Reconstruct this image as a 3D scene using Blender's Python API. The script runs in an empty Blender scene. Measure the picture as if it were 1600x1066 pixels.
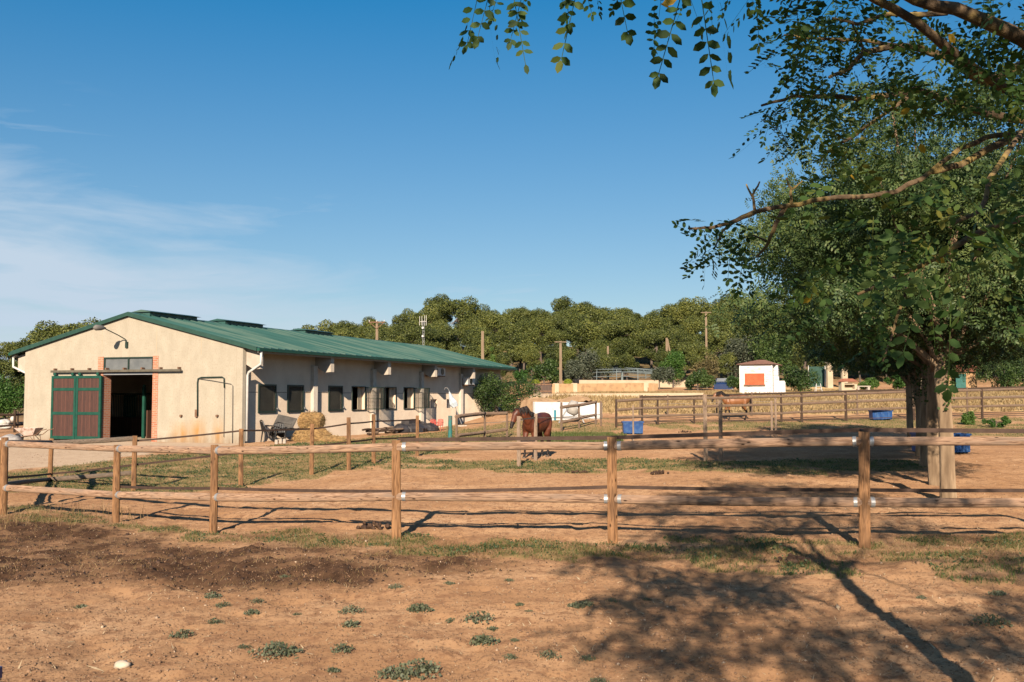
import bpy, math, random
import numpy as np
from mathutils import Vector, Matrix

R = math.radians
sc = bpy.context.scene
COL = sc.collection
rnd = random.Random(7)

# ------------------------------------------------------------------ camera
CAMH, FOC = 1.85, 1562.0
PITCH = math.atan(87 / FOC)
cam_d = bpy.data.cameras.new('camera')
cam_d.sensor_width = 36; cam_d.lens = FOC / 1600 * 36
cam_d.clip_start = 0.05; cam_d.clip_end = 6000
cam = bpy.data.objects.new('camera', cam_d); COL.objects.link(cam)
cam.location = (0, 0, CAMH); cam.rotation_euler = (math.pi / 2 + PITCH, 0, 0)
sc.camera = cam

# ------------------------------------------------------------------ light
SUN_AZ, SUN_EL = 5.4, 22.0          # direction the light travels, clockwise from +Y; height of the sun
world = bpy.data.worlds.new('World'); sc.world = world; world.use_nodes = True
nt = world.node_tree; nt.nodes.clear()
N = nt.nodes.new; L = nt.links.new
out = N('ShaderNodeOutputWorld'); bg = N('ShaderNodeBackground'); sky = N('ShaderNodeTexSky')
sky.sky_type = 'NISHITA'; sky.sun_disc = False
sky.sun_elevation = R(SUN_EL); sky.sun_rotation = R(180 + SUN_AZ)
sky.air_density = 1.0; sky.dust_density = 0.2; sky.ozone_density = 4.5; sky.altitude = 100
bg.inputs['Strength'].default_value = 0.122
# thin cirrus low on the left of the view, laid out in world directions
tc = N('ShaderNodeTexCoord'); sep = N('ShaderNodeSeparateXYZ'); L(tc.outputs['Generated'], sep.inputs[0])
def M(op, a, b=None, c=None, clamp=False):
    n = N('ShaderNodeMath'); n.operation = op; n.use_clamp = clamp
    for i, v in enumerate((a, b, c)):
        if v is None: continue
        if isinstance(v, (int, float)): n.inputs[i].default_value = v
        else: L(v, n.inputs[i])
    return n.outputs[0]
mp = N('ShaderNodeMapping'); mp.inputs['Scale'].default_value = (2.2, 2.2, 11); mp.inputs['Rotation'].default_value = (0, R(7), 0)
L(tc.outputs['Generated'], mp.inputs[0])
nz = N('ShaderNodeTexNoise'); nz.inputs['Scale'].default_value = 2.0; nz.inputs['Detail'].default_value = 9; nz.inputs['Roughness'].default_value = .58
nz.inputs['Distortion'].default_value = .5
L(mp.outputs[0], nz.inputs['Vector'])
mp2 = N('ShaderNodeMapping'); mp2.inputs['Scale'].default_value = (5, 5, 38); mp2.inputs['Rotation'].default_value = (0, R(9), 0)
L(tc.outputs['Generated'], mp2.inputs[0])
nz2 = N('ShaderNodeTexNoise'); nz2.inputs['Scale'].default_value = 1.6; nz2.inputs['Detail'].default_value = 8; nz2.inputs['Distortion'].default_value = .8
L(mp2.outputs[0], nz2.inputs['Vector'])
az = M('ARCTAN2', sep.outputs[0], sep.outputs[1])
# a bank whose top edge falls from ~0.23 rad at the far left to the horizon right of the barn
top = M('MULTIPLY_ADD', az, -0.33, 0.048)
edge = M('MULTIPLY_ADD', nz.outputs[0], 0.20, -0.085)
d1 = M('SUBTRACT', M('ADD', top, edge), sep.outputs[2])
bank = M('MULTIPLY', d1, 12, clamp=True)
bank = M('MULTIPLY', bank, M('MULTIPLY_ADD', nz2.outputs[0], 2.4, -0.22, clamp=True))
wr = M('MULTIPLY', M('SUBTRACT', nz2.outputs[0], 0.60, clamp=True), 4.0, clamp=True)
wr = M('MULTIPLY', wr, M('MULTIPLY', M('SUBTRACT', M('MULTIPLY_ADD', az, -0.3, .16), sep.outputs[2]), 10, clamp=True))
cl = M('MULTIPLY', M('MAXIMUM', bank, M('MULTIPLY', wr, .9)), 0.95, clamp=True)
mixc = N('ShaderNodeMix'); mixc.data_type = 'RGBA'
L(cl, mixc.inputs[0]); 
hs = N('ShaderNodeHueSaturation'); gmn = N('ShaderNodeGamma'); gmn.inputs[1].default_value = .6; L(sky.outputs[0], gmn.inputs[0]); L(gmn.outputs[0], hs.inputs['Color']); L(M('MULTIPLY_ADD', M('MAXIMUM', sep.outputs[2], 0.0), 1.2, 1.25), hs.inputs['Saturation'])
L(hs.outputs[0], mixc.inputs[6]); mixc.inputs[7].default_value = (2.65, 3.2, 3.8, 1)
L(mixc.outputs[2], bg.inputs['Color']); L(bg.outputs[0], out.inputs[0])

sun_d = bpy.data.lights.new('sun', 'SUN'); sun_d.energy = 5.0; sun_d.angle = R(0.55); sun_d.color = (1.0, 0.84, 0.66)
sun = bpy.data.objects.new('sun', sun_d); COL.objects.link(sun)
tv = Vector((math.sin(R(SUN_AZ)) * math.cos(R(SUN_EL)), math.cos(R(SUN_AZ)) * math.cos(R(SUN_EL)), -math.sin(R(SUN_EL))))
sun.rotation_euler = tv.to_track_quat('-Z', 'Y').to_euler(); sun.location = (-10, -40, 30)
sc.view_settings.view_transform = 'Standard'; sc.view_settings.look = 'None'
sc.view_settings.exposure = 0.78; sc.view_settings.gamma = 1

# ------------------------------------------------------------------ numeric helpers
def hash2(ix, iy, seed):
    h = (ix.astype(np.int64) * 374761393 + iy.astype(np.int64) * 668265263 + seed * 69069) & 0xffffffff
    h = ((h ^ (h >> 13)) * 1274126177) & 0xffffffff
    return ((h ^ (h >> 16)) & 0xffff) / 65535.0
def vnoise(x, y, seed=0):
    ix = np.floor(x); iy = np.floor(y); fx = x - ix; fy = y - iy
    fx = fx * fx * (3 - 2 * fx); fy = fy * fy * (3 - 2 * fy)
    a = hash2(ix, iy, seed); b = hash2(ix + 1, iy, seed); c = hash2(ix, iy + 1, seed); d = hash2(ix + 1, iy + 1, seed)
    return (a * (1 - fx) + b * fx) * (1 - fy) + (c * (1 - fx) + d * fx) * fy
def fbm(x, y, octv=4, seed=0, rough=.5):
    s = 0; a = 1; t = 0
    for i in range(octv):
        s = s + a * vnoise(x * 2 ** i, y * 2 ** i, seed + i * 17); t += a; a *= rough
    return s / t
def sm(x, a, b):
    t = np.clip((x - a) / (b - a), 0, 1); return t * t * (3 - 2 * t)
RY = [0, 42, 50, 57, 66, 75, 85, 100, 110, 120, 130, 150, 170, 300, 500, 1500]
RZ = [0, 0, .25, .60, 1.4, 2.0, 2.16, 2.9, 4.2, 5.6, 7.1, 9.4, 10, 10, 10, 10]
def terr(x, y):
    x = np.asarray(x, float); y = np.asarray(y, float)
    s = sm(x, -7, 3)
    ye = y - 17 * (1 - s) * sm(y, 30, 60) * (1 - sm(y, 95, 130))
    z = np.interp(ye, RY, RZ)
    z = np.minimum(z, 3) + np.maximum(z - 3, 0) * (.1 + .9 * sm(x, -30, -11))
    z = z - .24 * sm(-x, 2, 6) * sm(y, 10.5, 14) * (1 - sm(y, 22, 32))
    z = z + .10 * sm(x, 1.5, 5) * (1 - sm(y, 25, 40))
    return z
def tz(x, y): return float(terr(x, y))
CP, SP = math.cos(PITCH), math.sin(PITCH)
def ray(px, py):
    cx = (px - 800) / FOC; cy = (533 - py) / FOC
    return Vector((cx, CP - cy * SP, SP + cy * CP))
def atY(px, py, Y):
    d = ray(px, py); return Vector((0, 0, CAMH)) + d * (Y / d.y)
def at(px, py, far=180):
    d = ray(px, py); t = 2.0
    while t < far:
        p = Vector((0, 0, CAMH)) + d * t
        if p.z <= tz(p.x, p.y): break
        t *= 1.01
    lo, hi = t / 1.01, t
    for _ in range(18):
        m = (lo + hi) / 2; p = Vector((0, 0, CAMH)) + d * m
        if p.z <= tz(p.x, p.y): hi = m
        else: lo = m
    return Vector((p.x, p.y, tz(p.x, p.y)))
def hpx(p, dpx): return dpx * p.y / FOC          # size in metres of dpx pixels at p
def inpoly(x, y, poly):
    c = np.zeros(np.shape(x), bool); n = len(poly)
    for i in range(n):
        x1, y1 = poly[i]; x2, y2 = poly[(i + 1) % n]
        if y1 == y2: continue
        c ^= ((y1 > y) != (y2 > y)) & (x < (x2 - x1) * (y - y1) / (y2 - y1) + x1)
    return c

# ------------------------------------------------------------------ materials
def newmat(name):
    m = bpy.data.materials.new(name); m.use_nodes = True
    n = m.node_tree; n.nodes.clear()
    return m, n
def nd(n, t, **kw):
    o = n.nodes.new(t)
    for k, v in kw.items():
        if k.startswith('i_'): o.inputs[k[2:].replace('_', ' ')].default_value = v
        else: setattr(o, k, v)
    return o
ALB = .80      # overall reflectance level of the coloured surfaces
def c4(c):
    k = 1 if c[0] == c[1] == c[2] else ALB
    return (c[0] * k, c[1] * k, c[2] * k, 1)
MATS = {}
def mat(name, c1, c2=None, scale=5.0, detail=6, rough=.7, bump=.0, bscale=None, metal=0, stretch=(1, 1, 1), coord='Object', c3=None, s3=1.0, t3=(.5, .65), spec=.3, dist=0.0, ramp=(.3, .7), bdist=.02):
    """a noise-coloured surface: c1 to c2 over a noise, with optional patches of c3"""
    if name in MATS: return MATS[name]
    m, n = newmat(name); lk = n.links.new
    o = nd(n, 'ShaderNodeOutputMaterial'); b = nd(n, 'ShaderNodeBsdfPrincipled')
    b.inputs['Roughness'].default_value = rough; b.inputs['Metallic'].default_value = metal
    b.inputs['Specular IOR Level'].default_value = spec
    if rough >= .85: b.inputs['Diffuse Roughness'].default_value = 1.0
    lk(b.outputs[0], o.inputs[0])
    t = nd(n, 'ShaderNodeTexCoord'); mpn = nd(n, 'ShaderNodeMapping'); mpn.inputs['Scale'].default_value = stretch
    lk(t.outputs[coord], mpn.inputs[0])
    z = nd(n, 'ShaderNodeTexNoise'); z.inputs['Scale'].default_value = scale; z.inputs['Detail'].default_value = detail; z.inputs['Distortion'].default_value = dist
    lk(mpn.outputs[0], z.inputs['Vector'])
    r = nd(n, 'ShaderNodeValToRGB'); r.color_ramp.elements[0].position = ramp[0]; r.color_ramp.elements[1].position = ramp[1]
    r.color_ramp.elements[0].color = c4(c1); r.color_ramp.elements[1].color = c4(c2 or [v * 1.25 for v in c1])
    lk(z.outputs[0], r.inputs[0]); colout = r.outputs[0]
    if c3:
        z3 = nd(n, 'ShaderNodeTexNoise'); z3.inputs['Scale'].default_value = s3; z3.inputs['Detail'].default_value = 7
        lk(mpn.outputs[0], z3.inputs['Vector'])
        r3 = nd(n, 'ShaderNodeValToRGB'); r3.color_ramp.elements[0].position = t3[0]; r3.color_ramp.elements[1].position = t3[1]
        lk(z3.outputs[0], r3.inputs[0])
        mx = nd(n, 'ShaderNodeMix', data_type='RGBA'); lk(r3.outputs[0], mx.inputs[0]); lk(colout, mx.inputs[6]); mx.inputs[7].default_value = c4(c3)
        colout = mx.outputs[2]
    lk(colout, b.inputs['Base Color'])
    if bump:
        zb = nd(n, 'ShaderNodeTexNoise'); zb.inputs['Scale'].default_value = bscale or scale * 3; zb.inputs['Detail'].default_value = 8
        lk(mpn.outputs[0], zb.inputs['Vector'])
        bp = nd(n, 'ShaderNodeBump'); bp.inputs['Strength'].default_value = bump; bp.inputs['Distance'].default_value = bdist
        lk(zb.outputs[0], bp.inputs['Height']); lk(bp.outputs[0], b.inputs['Normal'])
    MATS[name] = m; return m
def leafmat(name, cols, trans=.25, rough=.55, spec=.3, clump=.5):
    """leaves: colour varies from leaf to leaf and slowly through the crown"""
    if name in MATS: return MATS[name]
    m, n = newmat(name); lk = n.links.new
    o = nd(n, 'ShaderNodeOutputMaterial'); b = nd(n, 'ShaderNodeBsdfPrincipled'); b.inputs['Roughness'].default_value = rough
    b.inputs['Specular IOR Level'].default_value = spec
    g = nd(n, 'ShaderNodeNewGeometry'); t = nd(n, 'ShaderNodeTexCoord')
    oi = nd(n, 'ShaderNodeObjectInfo')
    z = nd(n, 'ShaderNodeTexNoise'); z.inputs['Scale'].default_value = clump; z.inputs['Detail'].default_value = 3; lk(t.outputs['Object'], z.inputs['Vector'])
    a = nd(n, 'ShaderNodeMath', operation='MULTIPLY_ADD'); lk(g.outputs['Random Per Island'], a.inputs[0]); a.inputs[1].default_value = .55
    s = nd(n, 'ShaderNodeMath', operation='MULTIPLY_ADD'); lk(z.outputs[0], s.inputs[0]); s.inputs[1].default_value = 1.3; s.inputs[2].default_value = -.5
    s2 = nd(n, 'ShaderNodeMath', operation='MULTIPLY_ADD'); lk(oi.outputs['Random'], s2.inputs[0]); s2.inputs[1].default_value = .3; lk(s.outputs[0], s2.inputs[2])
    lk(s2.outputs[0], a.inputs[2])
    r = nd(n, 'ShaderNodeValToRGB'); cr = r.color_ramp
    for i, c in enumerate(cols):
        p = i / (len(cols) - 1) if len(cols) > 1 else 0
        if i < 2: e = cr.elements[i]; e.position = p
        else: e = cr.elements.new(p)
    for i, e in enumerate(sorted(cr.elements, key=lambda q: q.position)): pass
    cr.elements[0].position = 0; 
    for i in range(len(cols)): cr.elements[i].position = i / (len(cols) - 1)
    for i in range(len(cols)): cr.elements[i].color = c4(cols[i])
    lk(a.outputs[0], r.inputs[0]); lk(r.outputs[0], b.inputs['Base Color'])
    tr = nd(n, 'ShaderNodeBsdfTranslucent'); br = nd(n, 'ShaderNodeMix', data_type='RGBA', blend_type='MULTIPLY'); br.inputs[0].default_value = 1
    lk(r.outputs[0], br.inputs[6]); br.inputs[7].default_value = (1.3, 1.6, .5, 1); lk(br.outputs[2], tr.inputs[0])
    mx = nd(n, 'ShaderNodeMixShader'); mx.inputs[0].default_value = trans; lk(b.outputs[0], mx.inputs[1]); lk(tr.outputs[0], mx.inputs[2])
    lk(mx.outputs[0], o.inputs[0]); MATS[name] = m; return m
def woodmat(name, ca, cb, cc, sc_=1.0, rough=.75):
    """round timber: grain running along v of the log's own UV, knots, weathered patches"""
    m, n = newmat(name); lk = n.links.new
    o = nd(n, 'ShaderNodeOutputMaterial'); b = nd(n, 'ShaderNodeBsdfPrincipled'); b.inputs['Roughness'].default_value = rough; b.inputs['Specular IOR Level'].default_value = .2; b.inputs['Diffuse Roughness'].default_value = .8
    lk(b.outputs[0], o.inputs[0])
    uv = nd(n, 'ShaderNodeUVMap'); uv.uv_map = 'UVMap'
    oi = nd(n, 'ShaderNodeObjectInfo')
    cx = nd(n, 'ShaderNodeVectorMath', operation='ADD'); lk(uv.outputs[0], cx.inputs[0])
    cm = nd(n, 'ShaderNodeMath', operation='MULTIPLY'); cm.inputs[1].default_value = 50; lk(oi.outputs['Random'], cm.inputs[0]); lk(cm.outputs[0], cx.inputs[1])
    mp_ = nd(n, 'ShaderNodeMapping'); mp_.inputs['Scale'].default_value = (26 * sc_, 1.6 * sc_, 1); lk(cx.outputs[0], mp_.inputs[0])
    w = nd(n, 'ShaderNodeTexNoise'); w.inputs['Scale'].default_value = 2.2; w.inputs['Detail'].default_value = 7; w.inputs['Distortion'].default_value = 1.6; lk(mp_.outputs[0], w.inputs['Vector'])
    r = nd(n, 'ShaderNodeValToRGB'); r.color_ramp.elements[0].position = .33; r.color_ramp.elements[0].color = c4(ca); r.color_ramp.elements[1].position = .58; r.color_ramp.elements[1].color = c4(cb)
    lk(w.outputs[0], r.inputs[0])
    mp2_ = nd(n, 'ShaderNodeMapping'); mp2_.inputs['Scale'].default_value = (5, 1.3, 1); lk(cx.outputs[0], mp2_.inputs[0])
    w2 = nd(n, 'ShaderNodeTexNoise'); w2.inputs['Scale'].default_value = 1.6; w2.inputs['Detail'].default_value = 5; lk(mp2_.outputs[0], w2.inputs['Vector'])
    r2 = nd(n, 'ShaderNodeValToRGB'); r2.color_ramp.elements[0].position = .46; r2.color_ramp.elements[1].position = .72; lk(w2.outputs[0], r2.inputs[0])
    mx = nd(n, 'ShaderNodeMix', data_type='RGBA'); lk(r2.outputs[0], mx.inputs[0]); lk(r.outputs[0], mx.inputs[6]); mx.inputs[7].default_value = c4(cc)
    # knots
    v = nd(n, 'ShaderNodeTexVoronoi'); v.inputs['Scale'].default_value = 1; mp3 = nd(n, 'ShaderNodeMapping'); mp3.inputs['Scale'].default_value = (11, 5, 1); lk(cx.outputs[0], mp3.inputs[0]); lk(mp3.outputs[0], v.inputs['Vector'])
    r3 = nd(n, 'ShaderNodeValToRGB'); r3.color_ramp.elements[0].position = .07; r3.color_ramp.elements[0].color = (1, 1, 1, 1); r3.color_ramp.elements[1].position = .16; r3.color_ramp.elements[1].color = (0, 0, 0, 1); lk(v.outputs['Distance'], r3.inputs[0])
    mx2 = nd(n, 'ShaderNodeMix', data_type='RGBA'); lk(r3.outputs[0], mx2.inputs[0]); lk(mx.outputs[2], mx2.inputs[6]); mx2.inputs[7].default_value = c4([q * .35 for q in ca])
    lk(mx2.outputs[2], b.inputs['Base Color'])
    bp = nd(n, 'ShaderNodeBump'); bp.inputs['Strength'].default_value = .5; bp.inputs['Distance'].default_value = .006; lk(w.outputs[0], bp.inputs['Height']); lk(bp.outputs[0], b.inputs['Normal'])
    MATS[name] = m; return m

# ------------------------------------------------------------------ mesh builder
class MB:
    def __init__(s): s.v = []; s.f = []; s.uv = []; s.mi = []
    def add(s, vs, fs, uvs=None, mi=0):
        b = len(s.v); s.v += [tuple(p) for p in vs]
        for i, f in enumerate(fs):
            s.f.append(tuple(b + k for k in f)); s.mi.append(mi)
            s.uv.append(uvs[i] if uvs else [(s.v[b + k][0] + s.v[b + k][1], s.v[b + k][2]) for k in f])
        return s
    def box(s, x0, x1, y0, y1, z0, z1, mi=0):
        vs = [(x, y, z) for x in (x0, x1) for y in (y0, y1) for z in (z0, z1)]
        return s.add(vs, [(0, 1, 3, 2), (4, 6, 7, 5), (0, 4, 5, 1), (2, 3, 7, 6), (0, 2, 6, 4), (1, 5, 7, 3)], mi=mi)
    def obox(s, c, size, rot, mi=0):
        """box of size about c turned by a 3x3 matrix or z-angle"""
        m = Matrix.Rotation(rot, 3, 'Z') if isinstance(rot, (int, float)) else rot
        h = [q / 2 for q in size]; c = Vector(c)
        vs = [c + m @ Vector((x, y, z)) for x in (-h[0], h[0]) for y in (-h[1], h[1]) for z in (-h[2], h[2])]
        return s.add(vs, [(0, 1, 3, 2), (4, 6, 7, 5), (0, 4, 5, 1), (2, 3, 7, 6), (0, 2, 6, 4), (1, 5, 7, 3)], mi=mi)
    def loft(s, pts, rad, n=12, cap=True, mi=0, wob=0, seed=0, up=None):
        """tube through pts; rad: r or (rx, ry) per point"""
        rg = random.Random(seed); pts = [Vector(p) for p in pts]; rings = []; ln = 0
        nrm = None; b = len(s.v)
        for i, p in enumerate(pts):
            t = (pts[min(i + 1, len(pts) - 1)] - pts[max(i - 1, 0)]).normalized()
            if nrm is None:
                nrm = Vector(up) if up else (Vector((0, 0, 1)) if abs(t.z) < .9 else Vector((0, 1, 0)))
            nrm = (nrm - t * nrm.dot(t)).normalized(); bi = t.cross(nrm)
            r = rad[i] if isinstance(rad, (list, tuple)) and len(rad) == len(pts) else rad
            ra, rb = r if isinstance(r, (tuple, list)) else (r, r)
            if i: ln += (p - pts[i - 1]).length
            for k in range(n):
                a = 2 * math.pi * k / n; w = 1 + (rg.random() - .5) * wob
                s.v.append(tuple(p + bi * (math.cos(a) * ra * w) + nrm * (math.sin(a) * rb * w)))
            rings.append((b + i * n, ln, (ra + rb) / 2))
        for i in range(len(pts) - 1):
            a0, l0, r0 = rings[i]; a1, l1, r1 = rings[i + 1]
            for k in range(n):
                k2 = (k + 1) % n
                s.f.append((a0 + k, a0 + k2, a1 + k2, a1 + k)); s.mi.append(mi)
                u0, u1 = k / n * .35, (k + 1) / n * .35
                s.uv.append([(u0, l0), (u1, l0), (u1, l1), (u0, l1)])
        if cap:
            for (a0, l0, r0), rev in ((rings[0], 1), (rings[-1], 0)):
                f = list(range(a0, a0 + n)); f = f[::-1] if rev else f
                s.f.append(tuple(f)); s.mi.append(mi); s.uv.append([(.1 + .05 * math.cos(q), l0 + .05 * math.sin(q)) for q in range(n)])
        return s
    def ball(s, c, r, n=10, m=7, mi=0, wob=0, seed=0):
        rg = random.Random(seed); r = r if isinstance(r, (tuple, list)) else (r, r, r); vs = []; fs = []
        for j in range(m + 1):
            th = math.pi * j / m
            for k in range(n):
                a = 2 * math.pi * k / n; w = 1 + (rg.random() - .5) * wob
                vs.append((c[0] + r[0] * w * math.sin(th) * math.cos(a), c[1] + r[1] * w * math.sin(th) * math.sin(a), c[2] + r[2] * w * math.cos(th)))
        for j in range(m):
            for k in range(n):
                k2 = (k + 1) % n; fs.append((j * n + k, (j + 1) * n + k, (j + 1) * n + k2, j * n + k2))
        return s.add(vs, fs, mi=mi)
    def log(s, p0, p1, r0, r1=None, n=14, seg=7, bend=.01, wob=.05, seed=0, mi=0):
        p0 = Vector(p0); p1 = Vector(p1); r1 = r1 or r0; rg = random.Random(seed)
        o = Vector((rg.uniform(-1, 1), rg.uniform(-1, 1), rg.uniform(-1, 1))) * bend
        pts = []; rr = []
        for i in range(seg + 1):
            t = i / seg; pts.append(p0.lerp(p1, t) + o * math.sin(math.pi * t)); rr.append((r0 + (r1 - r0) * t) * (1 + (rg.random() - .5) * wob))
        return s.loft(pts, rr, n=n, mi=mi, wob=wob * .5, seed=seed)
    def build(s, name, mats, parent=None, smooth=False, offset=None):
        me = bpy.data.meshes.new(name)
        v = s.v if offset is None else [(a - offset[0], b - offset[1], c - offset[2]) for a, b, c in s.v]
        me.from_pydata(v, [], s.f)
        ul = me.uv_layers.new(name='UVMap'); flat = [c for f in s.uv for p in f for c in p]
        ul.data.foreach_set('uv', flat)
        for m in (mats if isinstance(mats, (list, tuple)) else [mats]): me.materials.append(m)
        me.polygons.foreach_set('material_index', s.mi)
        if smooth: me.polygons.foreach_set('use_smooth', [True] * len(s.f))
        me.update()
        o = bpy.data.objects.new(name, me); COL.objects.link(o)
        if parent: o.parent = parent
        return o
def npmesh(name, V, F, m, parent=None, smooth=False):
    """mesh straight from arrays (all faces the same size)"""
    me = bpy.data.meshes.new(name); k = F.shape[1]
    me.vertices.add(len(V)); me.vertices.foreach_set('co', V.astype(np.float32).ravel())
    me.loops.add(F.size); me.loops.foreach_set('vertex_index', F.astype(np.int32).ravel())
    me.polygons.add(len(F)); me.polygons.foreach_set('loop_start', np.arange(0, F.size, k, dtype=np.int32))
    me.update(calc_edges=True)
    if smooth: me.polygons.foreach_set('use_smooth', np.ones(len(F), bool))
    me.materials.append(m)
    if name == '_': return me
    o = bpy.data.objects.new(name, me); COL.objects.link(o)
    if parent: o.parent = parent
    return o
def tag(o, label=None, cat=None, group=None, kind=None):
    if label: o['label'] = label
    if cat: o['category'] = cat
    if group: o['group'] = group
    if kind: o['kind'] = kind
    return o
def thing(name, loc, label, cat, group=None, rz=0):
    o = bpy.data.objects.new(name, None); COL.objects.link(o); o.location = loc; o.rotation_euler = (0, 0, rz)
    o.empty_display_size = .2
    return tag(o, label, cat, group)
def copy_tree(o, parent=None):
    c = o.copy(); COL.objects.link(c); c.parent = parent
    for ch in o.children: copy_tree(ch, c)
    return c

# ------------------------------------------------------------------ ground
def W(pts): return [tuple(at(*p).xy) for p in pts]
POLY = {
 'field': W([(-330, 742), (60, 738), (130, 727), (250, 712), (380, 700), (560, 686), (700, 673), (800, 668), (812, 690), (700, 709), (651, 712), (584, 727), (545, 737), (487, 745), (377, 763), (209, 772), (80, 764), (-330, 790)]),
 'path': W([(-400, 690), (38, 690), (160, 688), (240, 690), (377, 694), (330, 700), (250, 708), (130, 726), (0, 736), (-400, 740)]),
 'strip': W([(560, 736), (584, 722), (640, 713), (720, 723), (850, 719), (960, 716), (1110, 722), (1300, 718), (1425, 722), (1440, 736), (1200, 742), (1000, 733), (930, 741), (800, 741), (700, 733)]),
 'lush': W([(850, 676), (900, 672), (955, 676), (975, 688), (930, 692), (850, 691)]),
 'mid': W([(700, 668), (860, 655), (930, 650), (1000, 662), (960, 674), (860, 676), (800, 690), (700, 700)]),
 'far': W([(1000, 664), (1060, 658), (1240, 658), (1420, 655), (1500, 652), (1500, 662), (1420, 672), (1250, 672), (1060, 673)]),
 'near2': W([(975, 690), (1100, 688), (1250, 686), (1300, 690), (1250, 696), (1000, 697)]),
 'right': W([(1490, 655), (1700, 650), (1700, 690), (1560, 690), (1500, 680)]),
 'fence': W([(-300, 790), (60, 792), (150, 808), (330, 834), (620, 842), (960, 848), (1350, 850), (1700, 835), (2000, 835), (2000, 880), (1620, 872), (1330, 880), (1000, 872), (900, 878), (640, 868), (400, 850), (180, 826), (60, 815), (-300, 820)]),
 'fence2': W([(1050, 842), (1330, 846), (1330, 900), (1180, 905), (1060, 885)]),
 'fence3': W([(1340, 846), (2000, 838), (2000, 940), (1600, 925), (1480, 905)]),
 'weeds': W([(530, 1030), (1000, 1030), (1150, 1066), (1150, 1200), (520, 1200)]),
 'muck': W([(-400, 818), (60, 812), (200, 832), (330, 858), (620, 862), (800, 866), (860, 885), (640, 905), (440, 925), (180, 905), (80, 912), (-100, 925), (-500, 930)]),
 'dry': W([(850, 646), (1000, 648), (1110, 647), (1300, 647), (1700, 641), (1700, 612), (1380, 611), (1290, 603), (1100, 613), (950, 615), (830, 622)]),
 'bank': W([(1235, 611), (1240, 600), (1300, 592), (1330, 600), (1310, 612)]),
}
def mask(x, y, key, jit=.5, freq=1.2, seed=3):
    jx = (fbm(x * freq, y * freq, 4, seed) - .5) * 2 * jit; jy = (fbm(x * freq, y * freq, 4, seed + 50) - .5) * 2 * jit
    return inpoly(x + jx, y + jy, POLY[key]).astype(float)
def grass_density(x, y):
    d = 0 * x
    n1 = fbm(x * .9, y * .9, 4, 11); n2 = fbm(x * 2.6, y * 2.6, 4, 21)
    d = np.maximum(d, mask(x, y, 'field', .6) * sm(n2, .15, .5))
    d = np.maximum(d, mask(x, y, 'strip', .8) * sm(n2, .30, .5))
    d = np.maximum(d, mask(x, y, 'lush', .7) * 1.0)
    d = np.maximum(d, mask(x, y, 'mid', .9) * sm(n1, .3, .6) * .8)
    d = np.maximum(d, mask(x, y, 'far', 1.3) * sm(n1, .3, .5))
    d = np.maximum(d, mask(x, y, 'near2', .7) * sm(n1, .3, .5) * .8)
    d = np.maximum(d, mask(x, y, 'right', .9) * sm(n1, .3, .55) * .9)
    fm = np.maximum(np.maximum(mask(x, y, 'fence', .5), mask(x, y, 'fence2', .4) * 1.0), mask(x, y, 'fence3', .5) * .6)
    d = np.maximum(d, fm * sm(n2, .40, .60) * .8)
    return d
def litter_density(x, y):
    a = 0
    for i in range(4): a = a + mask(x + .4 * math.cos(i * 1.57), y + .4 * math.sin(i * 1.57), 'fence', .9, 1.2, 9 + i)
    return a / 4 * (.3 + .7 * sm(fbm(x * 2.1, y * 2.1, 4, 57), .35, .6))
def muck_density(x, y):
    n2 = fbm(x * 1.7, y * 1.7, 5, 31, .6); a = 0
    for i in range(6): a = a + mask(x + .45 * math.cos(i * 1.05), y + .45 * math.sin(i * 1.05), 'muck', .9, 1.2, 3 + i)
    return sm(a / 6, .10, .85) * (.42 + .58 * sm(n2, .25, .58))
def dry_density(x, y):
    return np.maximum(mask(x, y, 'dry', 1.2), .0)

def axis(lo, dense0, dense1, hi, step, g=1.09):
    a = list(np.arange(dense0, dense1, step)); v = dense1; s = step
    while v < hi: a.append(v); s *= g; v += s
    a.append(hi); v = dense0; s = step; pre = []
    while v > lo: s *= g; v -= s; pre.append(v)
    return np.array(sorted(set(pre + a)))
gx = axis(-1400, -9, 9, 1400, .055, 1.05); gy = axis(-150, 5.2, 19, 3000, .05, 1.022)
X, Y = np.meshgrid(gx, gy)
Z = terr(X, Y)
near = (1 - sm(Y, 25, 60)) * (1 - sm(np.abs(X), 12, 30))
GD = grass_density(X, Y); MK = np.maximum(muck_density(X, Y), litter_density(X, Y) * .55); PT = mask(X, Y, 'path', .7)
DR = dry_density(X, Y)
fine = fbm(X * 7, Y * 7, 3, 5) - .5; mid = fbm(X * 1.3, Y * 1.3, 4, 8) - .5; hoof = fbm(X * 3.1, Y * 3.1, 3, 91)
Z = Z + near * (fine * .026 + mid * .08 - .034 * sm(hoof, .60, .70) + .012 * (fbm(X * 14, Y * 14, 2, 15) - .5) + MK * (fbm(X * 5, Y * 5, 5, 44, .65) - .35) * .17 + GD * .015)
ny, nx = X.shape
V = np.stack([X, Y, Z], -1).reshape(-1, 3)
ii = np.arange(nx * ny).reshape(ny, nx)
F = np.stack([ii[:-1, :-1], ii[:-1, 1:], ii[1:, 1:], ii[1:, :-1]], -1).reshape(-1, 4)
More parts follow.
